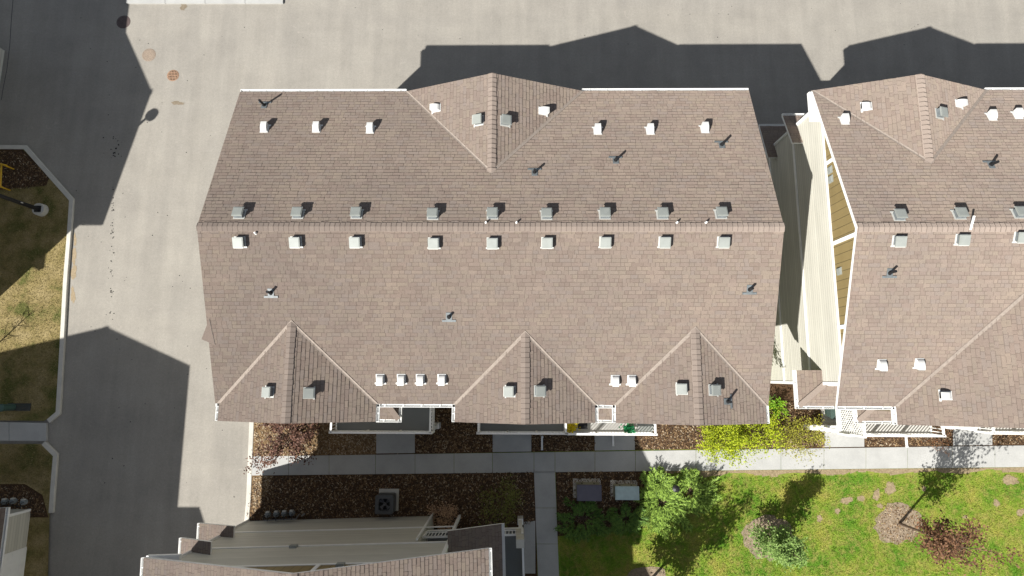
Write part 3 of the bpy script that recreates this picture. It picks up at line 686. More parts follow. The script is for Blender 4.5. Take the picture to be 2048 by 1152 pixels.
# ------------------------------------------------------------------ stuff: chips, blades
def in_poly(u, v, P):
    c = False; j = len(P) - 1
    for i in range(len(P)):
        if (P[i][1] > v) != (P[j][1] > v) and u < (P[j][0] - P[i][0]) * (v - P[i][1]) / (P[j][1] - P[i][1]) + P[i][0]: c = not c
        j = i
    return c
def chips(name, label, P, n, weights, size=(.06, .15), avoid=()):
    mb = MB(); us = [p[0] for p in P]; vs = [p[1] for p in P]; cum = np.cumsum(weights) / sum(weights)
    k = 0
    while k < n:
        u, v = random.uniform(min(us), max(us)), random.uniform(min(vs), max(vs))
        if not in_poly(u, v, P) or any(in_poly(u, v, a) for a in avoid): continue
        p = at(u, v, .115 + random.uniform(0, .03)); a = random.uniform(0, 6.28); l = random.uniform(*size) / 2; w = random.uniform(.012, .028)
        d = Vector((math.cos(a), math.sin(a), random.uniform(-.35, .35))) * l; s = Vector((-math.sin(a), math.cos(a), random.uniform(-.5, .5))) * w
        if k % 3: mb.poly([p - d - s, p + d - s * .6, p + d + s, p - d + s], int(np.searchsorted(cum, random.random())))
        else: mb.poly([p - d - s, p + d, p - d + s], int(np.searchsorted(cum, random.random())))
        k += 1
    o = mb.build(name, CHIPS); tag(o, label, 'mulch', kind='stuff'); return o
walks = [[(752, 800), (830, 800), (830, 907), (752, 907)], [(985, 800), (1063, 800), (1063, 905), (985, 905)], [(1189, 800), (1270, 800), (1270, 902), (1189, 902)], [(1648, 800), (1730, 800), (1730, 896), (1648, 896)], [(1905, 800), (1985, 800), (1985, 893), (1905, 893)]]
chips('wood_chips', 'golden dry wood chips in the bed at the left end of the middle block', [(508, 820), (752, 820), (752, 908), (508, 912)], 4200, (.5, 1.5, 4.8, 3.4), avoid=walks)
chips('wood_chips', 'chips coloured golden as if sunlit in the corner between kerb and cream wall', [(507, 954), (545, 953), (535, 985), (505, 1030)], 500, (.5, 1.5, 4.8, 3.4))
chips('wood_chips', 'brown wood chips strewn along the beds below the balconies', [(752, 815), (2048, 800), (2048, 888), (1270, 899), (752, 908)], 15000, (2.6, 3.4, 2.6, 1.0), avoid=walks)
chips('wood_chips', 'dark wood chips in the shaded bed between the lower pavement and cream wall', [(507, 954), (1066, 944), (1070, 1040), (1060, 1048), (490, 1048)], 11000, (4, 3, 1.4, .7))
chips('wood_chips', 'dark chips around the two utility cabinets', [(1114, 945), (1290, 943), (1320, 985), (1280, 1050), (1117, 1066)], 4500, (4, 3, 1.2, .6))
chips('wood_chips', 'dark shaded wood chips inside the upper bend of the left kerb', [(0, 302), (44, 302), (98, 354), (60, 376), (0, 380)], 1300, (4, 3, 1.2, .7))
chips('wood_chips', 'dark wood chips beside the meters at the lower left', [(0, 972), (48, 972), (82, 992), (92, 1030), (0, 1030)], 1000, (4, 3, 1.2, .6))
chips('wood_chips', 'pale chips scattered on the round soil ring under bronze tree', [(1755, 1047), (1770, 1012), (1800, 1005), (1830, 1015), (1842, 1050), (1830, 1085), (1797, 1088), (1765, 1075)], 500, (1, 3, 3, 1.6), (.05, .11))
def blades(name, label, P, n, m, hmax=.09, avoid=()):
    mb = MB(); us = [p[0] for p in P]; vs = [p[1] for p in P]; k = 0
    while k < n:
        u, v = random.uniform(min(us), max(us)), random.uniform(min(vs), max(vs))
        if not in_poly(u, v, P) or any(((u - a[0]) / a[2]) ** 2 + ((v - a[1]) / a[3]) ** 2 < .85 * random.uniform(.6, 1.2) for a in avoid): continue
        p = at(u, v, .10); a = random.uniform(0, 6.28); w = random.uniform(.008, .02); h = random.uniform(.4, 1) * hmax
        s = Vector((math.cos(a), math.sin(a), 0)) * w; t = Vector((random.uniform(-1, 1), random.uniform(-1, 1), 0)) * h * 1.1 + Vector((0, 0, h))
        mb.poly([p - s, p + s, p + t]); k += 1
    return tag(mb.build(name, m), label, 'grass', kind='stuff')
lawnP = [(1117, 1068), (1200, 1060), (1300, 1050), (1330, 985), (1320, 955), (2048, 947), (2048, 1152), (1124, 1152)]
blades('grass', 'patchy green and straw coloured grass of the lower right lawn', lawnP, 46000, BLADE, avoid=RING + PATCH)
def dryblade():
    k = N('dry_blade', .8, .1); gi = k.n('ShaderNodeNewGeometry'); k.color(k.ramp(gi.outputs['Random Per Island'], [(0, (.10, .10, .03)), (.5, (.24, .19, .08)), (1, (.40, .33, .17))])); return k.m
DB = dryblade()
blades('grass', 'straw coloured dry grass inside the left kerb', [(0, 385), (100, 360), (136, 402), (120, 690), (106, 822), (80, 836), (0, 830)], 12000, DB, .08)
blades('grass', 'dry grass below the short walk at the left edge', [(0, 890), (82, 892), (102, 915), (96, 985), (50, 965), (0, 965)], 4000, DB, .07)
# ------------------------------------------------------------------ plants
def leafcloud(mb, pts, size, flat=.5, elong=1.6):
    for p in pts:
        a = random.uniform(0, 6.28); l = random.uniform(.6, 1.2) * size / 2; w = l / elong
        d = Vector((math.cos(a), math.sin(a), random.uniform(-1, 1) * flat)).normalized() * l
        s = d.cross(Vector((random.uniform(-.6, .6), random.uniform(-.6, .6), 1))).normalized() * w
        mb.poly([p - d, p - s * .9 + d * .1, p + d, p + s * .9 + d * .1])
def tree(name, label, base, h, r, clear, nl, size, leaf, limbs=9, lean=(0, 0), shape='round', trunk_r=.06, cat='tree', twig=.28, group=None):
    """trunk with limbs, leaves gathered along the twigs"""
    root = tag(empty(name, base), label, cat, group); tr = MB(); top = Vector((lean[0], lean[1], h * .92))
    mid = Vector((lean[0] * .4 + random.uniform(-.08, .08), lean[1] * .4 + random.uniform(-.08, .08), h * .5))
    if clear >= .05: tr.tube([(0, 0, -.05), (0, 0, clear * .5), mid, top], [trunk_r * 1.3, trunk_r, trunk_r * .7, trunk_r * .2], 8)
    tips = []
    for i in range(limbs):
        f = (i + .5) / limbs; z0 = clear + (h - clear) * f * .75; a = i * 2.4 + random.uniform(-.4, .4)
        b0 = (Vector((0, 0, z0)) if z0 < h * .5 else mid.lerp(top, (z0 - h * .5) / (h * .5)))
        if z0 < h * .5: b0 = Vector((0, 0, 0)).lerp(mid, z0 / (h * .5))
        if shape == 'column': rr = r * (1 - .55 * f) * random.uniform(.7, 1.05); up = .7
        elif shape == 'spread': rr = r * random.uniform(.6, 1.1); up = .35
        elif shape == 'vase': rr = r * (.55 + .5 * f) * random.uniform(.75, 1.1) * (1.15 - .5 * max(0, f - .6)); up = .8
        else: rr = r * math.sin(math.pi * min(.95, .25 + .6 * f)) * random.uniform(.75, 1.1); up = .55
        e = b0 + Vector((math.cos(a) * rr, math.sin(a) * rr, rr * up)); e.z = min(e.z, h)
        m_ = b0.lerp(e, .5) + Vector((0, 0, -rr * .06))
        tr.tube([b0, m_, e], [trunk_r * .45, trunk_r * .3, trunk_r * .08], 5, cap=False)
        for q in range(5):
            t = .3 + .7 * (q + random.random()) / 5; c = b0.lerp(e, t); dv = Vector((random.gauss(0, 1), random.gauss(0, 1), random.gauss(0, .7))).normalized() * rr * .42
            c2 = c + dv; tr.tube([c, c2], [trunk_r * .16, trunk_r * .05], 4, cap=False); tips.append((c, c2, rr))
    tr.build('trunk', BARK, root)
    mb = MB(); P = []
    while len(P) < nl:
        a, b, rr = random.choice(tips); t = random.random(); c = a.lerp(b, t); s = twig * (.5 + .5 * rr)
        p = c + Vector((random.gauss(0, s * .45), random.gauss(0, s * .45), random.gauss(0, s * .4)))
        if p.z > .05: P.append(p)
    leafcloud(mb, P, size); mb.build('crown', leaf, root); return root
BRONZE = mat_leaf('bronze_leaf', (.065, .033, .019), (.19, .10, .055))
BRONZE2 = mat_leaf('dark_bronze_leaf', (.042, .02, .015), (.125, .062, .042), .1)
GREENL = mat_leaf('green_leaf', (.03, .06, .012), (.09, .14, .03), .08); SILVER = mat_leaf('silver_leaf', (.085, .16, .035), (.21, .31, .085))
YELLOW = mat_leaf('yellow_green_leaf', (.13, .19, .008), (.38, .44, .024), .3); OLIVEY = mat_leaf('olive_yellow_leaf', (.12, .12, .015), (.34, .33, .05), .3); OLIVE = mat_leaf('olive_leaf', (.09, .11, .02), (.2, .2, .05))
BRIGHT = mat_leaf('bright_green_leaf', (.10, .24, .01), (.24, .44, .03), .35)
tree('tree', 'small tree with sparse bronze leaves rising from a round soil ring', at(1799, 1047, .11), 6.0, 1.35, 1.6, 2300, .16, BRONZE, 15, (.15, -.1), 'vase', .07, twig=.36)
tree('tree', 'narrow silvery green tree on the lawn casting a solid black shadow', at(1527, 1072, .11), 4.6, 1.15, .25, 5600, .145, SILVER, 14, (.1, 0), 'column', .06, twig=.5)
tree('tree', 'leafy tree at the lower edge with trunk shadow crossing the lawn', at(1283, 1180, .11), 6.3, 1.85, 1.4, 6800, .17, GREENL, 16, (.1, -.1), 'vase', .08, twig=.4)
tree('tree', 'bronze leaved small tree in the chip bed by the left kerb', at(606, 860, .11), 3.5, 1.8, .4, 3600, .14, BRONZE2, 16, (-.15, 0), 'spread', .05, twig=.26)
tree('tree', 'slim leafy tree in the gap between the two brown roofs', Vector((12.35, -1.0, .11)), 5.6, .75, 2.6, 420, .17, GREENL, 8, (0, 0), 'vase', .05)
tree('shrub', 'thin olive shrub with pale stems in the shade by cream wall', at(1004, 1002, .11), 1.9, 1.45, .15, 1500, .10, OLIVE, 14, (0, 0), 'spread', .035, 'shrub', .3)
tree('shrub', 'bright yellow green shrub spilling over the pavement edge', at(1437, 872, .11), 1.9, 1.35, .1, 3800, .12, YELLOW, 14, (0, -.1), 'spread', .04, 'shrub', .42)
tree('shrub', 'yellow shrub right of the brightest one below the third gable', at(1510, 862, .11), 1.4, 1.5, .1, 2200, .11, YELLOW, 14, (.1, 0), 'spread', .035, 'shrub', .34)
tree('shrub', 'loose olive yellow shrub beside the concrete porch', at(1590, 868, .11), 1.1, 1.5, .1, 1900, .10, OLIVEY, 14, (0, 0), 'spread', .03, 'shrub', .32)
tree('shrub', 'small bright green shrub tucked beside the roof corner', at(1545, 815, .11), 1.0, .55, .1, 500, .12, BRIGHT, 9, (0, 0), 'spread', .03, 'shrub', .3)
tree('shrub', 'bare rusty shrub in the bed between the two walkways', at(1870, 880, .11), .8, .8, .08, 260, .07, mat_leaf('rust_leaf', (.13, .05, .02), (.27, .12, .05)), 12, (0, 0), 'spread', .03, 'shrub', .2)
tree('shrub', 'low dry tan shrub with leaves coloured as if sunlit at the foot of cream wall beside the white post', at(893, 1030, .11), .8, .95, .05, 1100, .10, mat_leaf('sunlit_tan_leaf', (.28, .17, .10), (.55, .36, .22)), 12, (0, 0), 'spread', .03, 'shrub', .35)  # leaves brightened, a pool of sunlight put into their colour
tree('tree', 'bare twiggy sapling at the left edge whose shadow falls on dry grass', at(-40, 720, .11), 4.2, 1.0, 1.2, 60, .08, BRONZE, 10, (0, 0), 'vase', .05, twig=.2)
def trail(pts, n, size, leaf, spread): # leaves along a shoot
    P = []
    for _ in range(n):
        t = random.random() * (len(pts) - 1); i = int(t); c = Vector(pts[i]).lerp(Vector(pts[i + 1]), t - i); P.append(c + Vector((random.gauss(0, spread), random.gauss(0, spread), random.gauss(0, spread))))
    mb = MB(); leafcloud(mb, P, size); return mb, leaf
def juniper(label, u, v, r, h, n, leaf, squash=1.0):
    b = at(u, v, .1); root = tag(empty('juniper_bush', b), label, 'shrub'); mb = MB(); st = MB()
    nb = max(12, n // 42)
    for i in range(nb):                          # fanned branches, each carrying a feather of needle sprays
        a = random.uniform(0, 6.28); r0 = r * random.uniform(.0, .62); rl = r * random.uniform(.32, .62) * (1 + .2 * math.sin(3 * a + u)); da = a + random.gauss(0, .5)
        zb = h * random.uniform(.25, 1.0) * (1 - .55 * r0 / r); st_ = Vector((math.cos(a) * r0, math.sin(a) * r0 * squash, zb * .8)); D = Vector((math.cos(da), math.sin(da) * squash, random.uniform(-.05, .25)))
        sd0 = Vector((-D.y, D.x, 0)).normalized()
        for k in range(n // nb):
            t = random.random() ** .8; side = random.choice((-1, 1)); p = st_ + D * rl * t + sd0 * side * random.uniform(0, .12) * (1.2 - t) * r + Vector((0, 0, random.gauss(0, .04) + .05))
            d = (D * random.uniform(.7, 1.1) + sd0 * side * random.uniform(.1, .8) + Vector((0, 0, random.uniform(-.1, .4)))).normalized(); L_ = random.uniform(.14, .34); w = random.uniform(.014, .028)
            s = d.cross(Vector((random.uniform(-.5, .5), random.uniform(-.5, .5), 1))).normalized() * w; p.z = max(p.z, .04)
            mb.poly([p, p + d * L_ * .45 - s, p + d * L_, p + d * L_ * .45 + s])
            for kk in (.3, .6):
                sd = s.normalized() * random.choice((-1, 1)); q = p + d * L_ * kk; dd = (d * .6 + sd * .8).normalized() * L_ * .42; s2 = dd.cross(Vector((0, 0, 1))).normalized() * w * .7
                mb.poly([q, q + dd * .5 - s2, q + dd, q + dd * .5 + s2])
    for i in range(9):
        a = i * .7; st.tube([(0, 0, 0), (math.cos(a) * r * .45, math.sin(a) * r * .45 * squash, h * .45), (math.cos(a) * r * .85, math.sin(a) * r * .85 * squash, h * .3)], [.035, .025, .008], 5)
    st.build('stem', BARK, root); mb.build('foliage', leaf, root); return root
JUN = mat_leaf('shaded_juniper_needle', (.035, .085, .018), (.12, .21, .04), .2); JUN2 = mat_leaf('sunlit_juniper_needle', (.02, .06, .01), (.27, .40, .07), .2)  # same foliage in two tones: dark copy for shade, bright for sun
juniper('large spreading juniper in full sun beside the pale cabinet', 1322, 1003, 1.85, .5, 3000, JUN2, .95)
juniper('spreading sunlit juniper next to the lawn, right of the bollard light', 1378, 982, 1.6, .5, 2300, JUN2, .8)
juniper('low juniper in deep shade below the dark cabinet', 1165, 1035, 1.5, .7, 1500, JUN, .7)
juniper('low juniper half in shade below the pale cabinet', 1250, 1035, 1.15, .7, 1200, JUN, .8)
juniper('small juniper at the pavement edge left of the bollard light', 1318, 962, 1.05, .7, 900, JUN2, .6)
# ------------------------------------------------------------------ fittings on the ground
def cabinet(label, u0, u1, v0, v1, h, lidm):
    a = at(u0, v1, h); b = at(u1, v0, h); cx, cy = (a.x + b.x) / 2, (a.y + b.y) / 2; w, d = (b.x - a.x) / 2, (b.y - a.y) / 2
    root = tag(empty('utility_cabinet', (cx, cy, .1)), label, 'cabinet'); mb = MB()
    mb.box(-w + .04, w - .04, -d + .04, d - .04, 0.03, h - .22); mb.build('body', TAN, root)
    l = MB(); l.box(-w, w, -d, d, h - .22, h - .10); l.box(-w + .03, w - .03, -d + .03, d - .03, h - .10, h - .085); l.build('lid', lidm, root)
    p = MB(); p.box(-w - .12, w + .1, -d - .05, d + .16, -.06, .03); p.build('pad', KERB, root)
    q = MB()
    for x in (-w * .5, w * .5): q.box(x - .04, x + .04, d - .04, d - .02, h * .35, h * .5)
    q.build('latch', BLACK, root)
TAN = mat_simple('beige_cabinet_paint', (.30, .29, .20), .5)
cabinet('utility cabinet with dark lid beside the narrow path', 1154, 1203, 970, 1002, 1.2, mat_simple('dark_lid_paint', (.09, .085, .11), .35, .5))
cabinet('utility cabinet with pale green lid next to large juniper', 1231, 1278, 973, 1000, 1.1, mat_simple('pale_lid_paint', (.36, .46, .46), .35, .5))
def bollard(label, u, v):
    b = at(u, v, .1); r = tag(empty('bollard_light', b), label, 'light'); mb = MB(); mb.tube([(0, 0, 0), (0, 0, .95)], .07, 12); mb.build('post', BLACK, r, True)
    c = MB(); c.tube([(0, 0, .95), (0, 0, 1.0), (0, 0, 1.13), (0, 0, 1.2)], [.17, .2, .2, .06], 14); c.build('lamp_head', BLACK, r)
bollard('black bollard light standing in the sunlit juniper', 1342, 970)
# air conditioner
b = at(775, 1003, .1); ac = tag(empty('air_conditioner', b), 'dark grey air conditioner unit against the shaded cream wall', 'air conditioner')
ACM = mat_simple('ac_paint', (.075, .078, .08), .45, .4)
mb = MB(); w = .52; n = 6; q = []
for cx, cy, a0 in ((w - .12, w - .12, 0), (-w + .12, w - .12, 90), (-w + .12, -w + .12, 180), (w - .12, -w + .12, 270)):
    for k in range(n + 1): t = math.radians(a0 + 90 * k / n); q.append((cx + .12 * math.cos(t), cy + .12 * math.sin(t)))
for i in range(len(q)): j = (i + 1) % len(q); mb.poly([(*q[i], .1), (*q[j], .1), (*q[j], .84), (*q[i], .84)])
R_ = .40; m_ = len(q)
ci = [(R_ * math.cos(math.atan2(y, x)), R_ * math.sin(math.atan2(y, x))) for x, y in q]
for i in range(m_): j = (i + 1) % m_; mb.poly([(*q[i], .84), (*q[j], .84), (*ci[j], .86), (*ci[i], .86)]); mb.poly([(*ci[i], .86), (*ci[j], .86), (*ci[j], .5), (*ci[i], .5)])
mb.build('casing', ACM, ac)
f = MB(); f.disc((0, 0, .5), .4, 24); f.build('well', DARKIN, ac)
f = MB()
for k in range(4):
    a = math.radians(k * 90 + 25); P = []
    for t, rr, z in ((0, .08, .62), (0, .37, .60), (.75, .37, .68), (.6, .08, .66)): P.append((rr * math.cos(a + t), rr * math.sin(a + t), z))
    f.poly(P)
f.disc((0, 0, .60), .09, 16, 0, .72); f.build('fan', mat_simple('fan_blade', (.17, .17, .18), .4), ac)
f = MB()
for k in range(1, 5):
    rr = .4 * k / 4.6; pts = [(rr * math.cos(t * math.pi / 12), rr * math.sin(t * math.pi / 12), .855) for t in range(25)]; f.tube(pts, .006, 4, cap=False)
for k in range(6): a = k * math.pi / 3; f.bar((.05 * math.cos(a), .05 * math.sin(a), .86), (.41 * math.cos(a), .41 * math.sin(a), .86), .014, .012)
f.build('grille', BLACK, ac)
f = MB(); f.box(-.5, .66, -.5, .72, -.05, .08); f.build('pad', KERB, ac)
# gas meters on the same wall
MET = mat_simple('meter_paint', (.16, .18, .19), .45, .4)
def meter(label, u, v, rz=0, wall=-.45):
    b = at(u, v, .75); r = tag(empty('gas_meter', (b.x, b.y, .11), rz), label, 'meter', 'gas meters on the shaded wall' if wall else None)
    mb = MB(); mb.tube([(0, -.02, .4), (0, -.02, .47), (0, -.02, .68), (0, -.02, .75)], [.09, .155, .155, .09], 14); mb.build('body', MET, r, True)
    d = MB(); d.box(-.09, .09, .10, .17, .55, .72); d.build('dial', GALV2, r)
    p = MB()
    for x in (-.11, .11): p.tube([(x, -.02, .7), (x, -.02, .9), (x, -.2, .9), (x, -.3, .3 if x < 0 else .9)], .025, 6)
    p.build('pipe', BLACK, r)
for i, (u, v) in enumerate(((535, 1029), (552, 1028), (568, 1027), (583, 1026))):
    meter(['grey gas meter nearest the kerb, first in a row of four', 'second grey gas meter from the kerb in a row of four', 'third grey gas meter from the kerb in a row of four', 'grey gas meter farthest from the kerb in a row of four'][i], u, v)
mf = MB(); a = at(528, 1041, .5); b2 = at(592, 1038, .5)
mf.tube([a, b2], .035, 8); e = at(606, 1030, .3); mf.tube([b2, at(597, 1030, .6), at(600, 1028, .3)], .03, 8); mf.tube([at(603, 1032, .3), at(609, 1028, .35)], .05, 8)
local(mf, (a.x, a.y, .1)); o = mf.build('gas_pipe', mat_simple('steel_pipe', (.2, .2, .2), .4)); o.location = (a.x, a.y, .1); tag(o, 'grey steel gas pipe along the wall behind the four meters', 'pipe')
for i, (u, v) in enumerate(((8, 1003), (25, 1002), (46, 1004))):
    meter(['pale gas meter at the left picture edge', 'pale gas meter in the middle of the lower left trio', 'pale gas meter closest to the left road, lower left corner'][i], u, v, 0)
# street lamp with its long pole
b = at(85, 421, .1); sl_ = tag(empty('street_lamp', b), 'black street lamp on a round concrete base in the left island', 'street lamp')
hd = unshadow(303, 230, 7.4); hv = Vector((hd.x - b.x, hd.y - b.y, hd.z - .1))
mb = MB(); mb.tube([(0, 0, 0), (0, 0, .35)], [.4, .38], 20); mb.build('base', KERB, sl_)
mb = MB(); mb.box(-.2, .2, -.2, .2, .35, .4); mb.tube([(0, 0, .38), (0, 0, 7.1)], [.13, .08], 14); mb.tube([(0, 0, 7.0), (hv.x * .4, hv.y * .4, 7.35), (hv.x, hv.y, 7.4)], .05, 8); mb.build('pole', BLACK, sl_)
mb = MB(); c = hv; mb.tube([c + Vector((0, 0, .35)), c + Vector((0, 0, .2)), c + Vector((0, 0, .0)), c - Vector((0, 0, .12))], [.08, .3, .36, .33], 18); mb.build('lamp_head', BLACK, sl_)
mb = MB(); mb.box(.1, .145, -.03, .03, 1.6, 1.75); mb.build('tag_plate', GALV2, sl_)
# manholes and drain
def cover(name, label, u, v, r, col, grate=False):
    b = at(u, v, 0); root = tag(empty(name, (b.x, b.y, 0)), label, 'manhole' if not grate else 'drain'); m1 = mat_simple(name + '_iron_' + str(int(u)), col, .7, .3, .25, 14)
    mb = MB(); n = 28
    for k in range(n):
        a0, a1 = 2 * math.pi * k / n, 2 * math.pi * (k + 1) / n; f = lambda rr, a, z: (rr * math.cos(a), rr * math.sin(a), z)
        mb.poly([f(r, a0, .006), f(r, a1, .006), f(r * .87, a1, .016), f(r * .87, a0, .016)])
    mb.build('rim', m1, root)
    if not grate:
        mb = MB(); mb.disc((0, 0, .008), r * .86, 28)
        for k in range(-5, 6):
            L_ = math.sqrt(max(0, (r * .8) ** 2 - (k * r * .145) ** 2))
            if L_ > .05: mb.box(-L_, L_, k * r * .145 - .012, k * r * .145 + .012, .0085, .016)
        mb.build('lid', m1, root)
    else:
        mb = MB(); mb.disc((0, 0, .005), r * .86, 28); mb.build('well', DARKIN, root); mb = MB()
        for k in range(-3, 4):
            x = k * r * .25; L_ = math.sqrt(max(0, (r * .86) ** 2 - x * x)); mb.box(x - .028, x + .028, -L_, L_, .008, .02)
        for y in (-r * .45, 0, r * .45): L_ = math.sqrt((r * .86) ** 2 - y * y); mb.box(-L_, L_, y - .03, y + .03, .0205, .024)
        mb.build('bars', m1, root)
cover('manhole_cover', 'dark round manhole cover inside the upper left shadow', 247, 44, .47, (.10, .075, .07))
cover('manhole_cover', 'rusty tan manhole cover at the shadow edge', 298, 110, .46, (.25, .20, .155))
cover('storm_drain', 'rusty round drain grate on the sunlit road', 346, 151, .40, (.27, .17, .11), True)
# yellow frame, green pedestal at the left edge
b = at(-2, 352, .1); yl = tag(empty('bike_rack', b), 'yellow tubular frame standing in chips at the left edge', 'rack'); YP = mat_simple('yellow_paint', (.62, .37, .02), .4, .4)
def lp(u, v, z): p = at(u, v, z); return (p.x - b.x, p.y - b.y, z - .1)
for (A1, B1) in (((-30, 320), (13, 331)), ((-30, 372), (4, 374))): mb = MB(); mb.tube([lp(*A1, .75), lp(*B1, .75)], .055, 10); mb.build('rail', YP, yl)
mb = MB(); mb.tube([lp(3, 329, .72), lp(1, 374, .72)], .045, 10); mb.build('crossbar', YP, yl)
for u, v in ((10, 331), (2, 374)):
    mb = MB(); p = at(u, v, .75); mb.tube([(p.x - b.x, p.y - b.y, -.05), (p.x - b.x, p.y - b.y, .65)], .045, 8); mb.build('leg', YP, yl)
b = at(27, 814, .1); pd = tag(empty('utility_pedestal', (b.x, b.y, .1)), 'small green utility pedestal in dry grass near the left walk', 'pedestal'); GP = mat_simple('green_paint', (.05, .095, .08), .5)
mb = MB(); mb.tube([(0, 0, 0), (0, 0, .75)], [.2, .19], 12); mb.build('body', GP, pd)
mb = MB(); mb.tube([(0, 0, .75), (0, 0, .9), (0, 0, .95)], [.225, .225, .15], 12); mb.build('cap', GP, pd)
mb = MB(); mb.box(-.35, 1.05, -.22, .22, -.03, .04); mb.build('pad', mat_simple('dark_slab', (.05, .055, .05), .8), pd)  # flat dark box reaching right past the pedestal
# wheelie bin and low wall of the concrete porch on the right
pr_ = tag(empty('porch', at(1650, 840, .1)), 'white concrete porch with low wall beside the green bin', 'porch'); pb0 = pr_.location
def wb(mb, u0, u1, v0, v1, z0, z1, zz=None):
    a = at(u0, v1, z1 if zz is None else zz); c = at(u1, v0, z1 if zz is None else zz); mb.box(a.x - pb0.x, c.x - pb0.x, a.y - pb0.y, c.y - pb0.y, z0, z1)
mb = MB(); wb(mb, 1648, 1686, 806, 866, .0, .32); mb.build('slab', KERB, pr_)
mb = MB(); wb(mb, 1622, 1682, 851, 860, 0, 1.0); mb.build('low_wall', WHITE, pr_)
b = at(1656, 822, .45); bn = tag(empty('wheelie_bin', (b.x, b.y, .42)), 'dark green wheelie bin standing on the concrete porch', 'bin'); GB = mat_simple('bin_green', (.055, .085, .075), .5, .4)
mb = MB()
for (z0, a0, z1, a1) in ((0.06, .22, .92, .30),):
    A = [(-a0, -a0 * 1.1, z0), (a0, -a0 * 1.1, z0), (a0, a0 * 1.1, z0), (-a0, a0 * 1.1, z0)]; B2 = [(-a1, -a1 * 1.15, z1), (a1, -a1 * 1.15, z1), (a1, a1 * 1.15, z1), (-a1, a1 * 1.15, z1)]
    for i in range(4): j = (i + 1) % 4; mb.poly([A[i], A[j], B2[j], B2[i]])
    mb.poly(A[::-1])
mb.build('body', GB, bn)
mb = MB(); mb.box(-.33, .33, -.38, .36, .92, .97); mb.box(-.25, .25, -.3, .28, .97, 1.0); mb.tube([(-.25, .4, .9), (.25, .4, .9)], .025, 8); mb.build('lid', GB, bn)
for x in (-.24, .24):
    mb = MB(); mb.tube([(x - .03, .26, .1), (x + .03, .26, .1)], .1, 12); mb.build('wheel', BLACK, bn)
# things on the sunlit balcony
def plant(label, u, v, z, r, n, leaf, potm):
    b = at(u, v, z + .3); root = tag(empty('potted_plant', (b.x, b.y, z)), label, 'plant'); mb = MB(); mb.tube([(0, 0, 0), (0, 0, .3)], [r * .4, r * .5], 12); mb.build('pot', potm, root)
    P = [Vector((random.gauss(0, r * .45), random.gauss(0, r * .4), .35 + abs(random.gauss(0, .18)))) for _ in range(n)]; mb = MB(); leafcloud(mb, P, .17, .7, 2.0); mb.build('foliage', leaf, root)
POT = mat_simple('pot_clay', (.2, .12, .08), .7)
plant('yellow flowering potted plant at the balcony divider', 1143, 855, 2.9, .36, 150, mat_leaf('yellow_petal', (.45, .33, .01), (.75, .62, .02)), POT)
plant('deep green potted plant on the sunlit balcony', 1257, 857, 2.9, .36, 170, mat_leaf('emerald_leaf', (.008, .11, .035), (.03, .30, .11)), POT)
b = at(1290, 850, 3.2); st = tag(empty('storage_box', (b.x, b.y, 2.9)), 'pale grey storage box at the right end of sunlit balcony', 'box')
mb = MB(); mb.box(-.42, .42, -.28, .28, 0, .42); mb.build('body', GALV2, st); mb = MB(); mb.box(-.45, .45, -.31, .31, .42, .48); mb.build('lid', GALV, st)
b = at(1165, 849, 3.2); ch = tag(empty('folding_chair', (b.x, b.y, 2.9)), 'dark folding chair beside the yellow plant on balcony', 'chair')
mb = MB(); mb.box(-.25, .25, -.22, .22, .42, .46); mb.build('seat', BLACK, ch); mb = MB(); mb.bar((0, .24, .46), (0, .34, .9), .48, .03, up=(0, 1, 0)); mb.build('backrest', BLACK, ch)
for x, y in ((-.22, -.2), (.22, -.2), (-.22, .2), (.22, .2)):
    mb = MB(); mb.tube([(x, y, 0), (x, -y * .6, .43)], .015, 6); mb.build('leg', BLACK, ch)
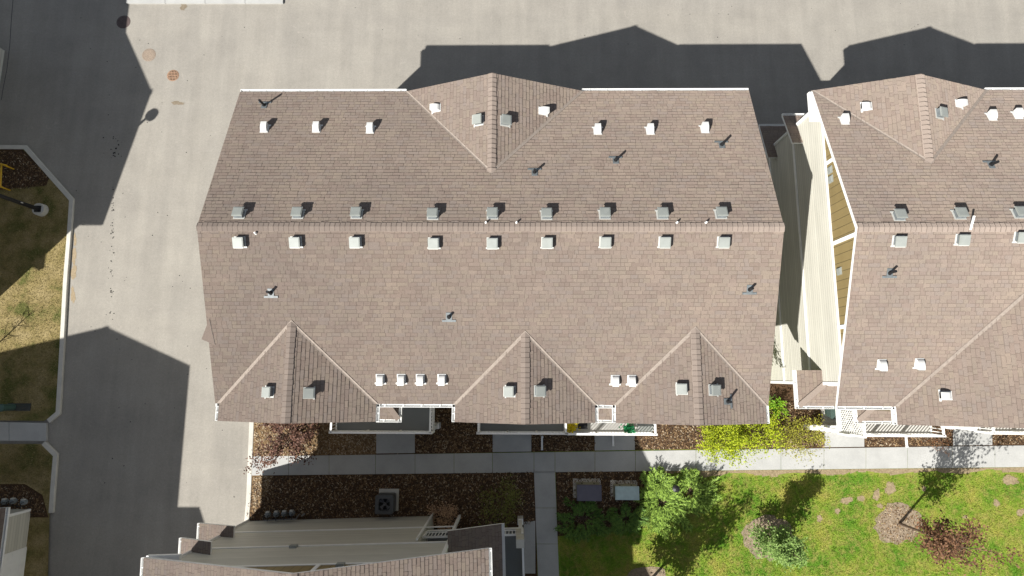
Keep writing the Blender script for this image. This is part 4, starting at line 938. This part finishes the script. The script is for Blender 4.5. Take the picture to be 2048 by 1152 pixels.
# downspout outlets lying on the beds
for u, v, lab in ((1084, 886, 'white downspout outlet in the shaded bed below middle balcony'), (1812, 880, 'white downspout outlet crossing the rusty bed on the right'), (1226, 878, 'white downspout outlet on the walkway below sunlit balcony')):
    b = at(u, v, .15); mb = MB(); mb.box(-.05, .05, -.35, .35, 0, .08); mb.box(-.06, .06, .35, .45, -.02, .6); mb.box(-.06, .06, -.40, -.35, -.01, .1); o = mb.build('downspout_outlet', WHITE); o.location = (b.x, b.y, .13); tag(o, lab, 'downspout')
# stains and a crack in the road
STAIN = mat_soil('road_stain', (.17, .14, .10), (.24, .20, .15), 6); SILT = mat_soil('road_silt', (.27, .21, .13), (.36, .29, .20), 8)
for p in ((367, 12, 7, 8), (1245, 200, 5, 4), (355, 206, 12, 4)): blob('road_stain', STAIN, *p, .004, 18, .3)
for p in ((148, 512, 5, 16), (147, 545, 6, 14), (150, 480, 3, 12), (146, 590, 4, 18)): blob('road_silt', SILT, *p, .005, 18, .3)
ck = MB(); pts = [(27, -20), (22, 40), (19, 90), (13, 140), (6, 175), (2, 200)]
for (a, b_), (c, d) in zip(pts, pts[1:]): ck.poly([tuple(at(a, b_, .004)), tuple(at(c, d, .004)), tuple(at(c + 1.2, d, .004)), tuple(at(a + 1.2, b_, .004))])
struct('road_crack', ck, mat_simple('crack_tar', (.06, .06, .06), .9))
# small dark crumbs on the road
mb = MB()
def crumb(u, v, r):
    p = at(u, v, .004); n = 6; a0 = random.random() * 6; mb.poly([(p.x + r * random.uniform(.6, 1.2) * math.cos(a0 + 6.283 * k / n), p.y + r * random.uniform(.6, 1.2) * math.sin(a0 + 6.283 * k / n), .005) for k in range(n)])
for _ in range(46): v = random.uniform(370, 660); crumb(222 + random.gauss(0, 2.5) + (660 - v) * .012, v, random.uniform(.02, .06))
for _ in range(26): crumb(232 + random.gauss(0, 9), 300 + random.gauss(0, 16), random.uniform(.02, .06))
for _ in range(60): crumb(random.uniform(150, 470), random.uniform(30, 1000), random.uniform(.02, .045))
for _ in range(25): crumb(random.uniform(480, 2000), random.uniform(5, 90), random.uniform(.02, .04))
tag(mb.build('debris', mat_simple('dark_crumb', (.02, .018, .016), .9)), 'small dark crumbs scattered along the road surface', 'debris', kind='stuff')
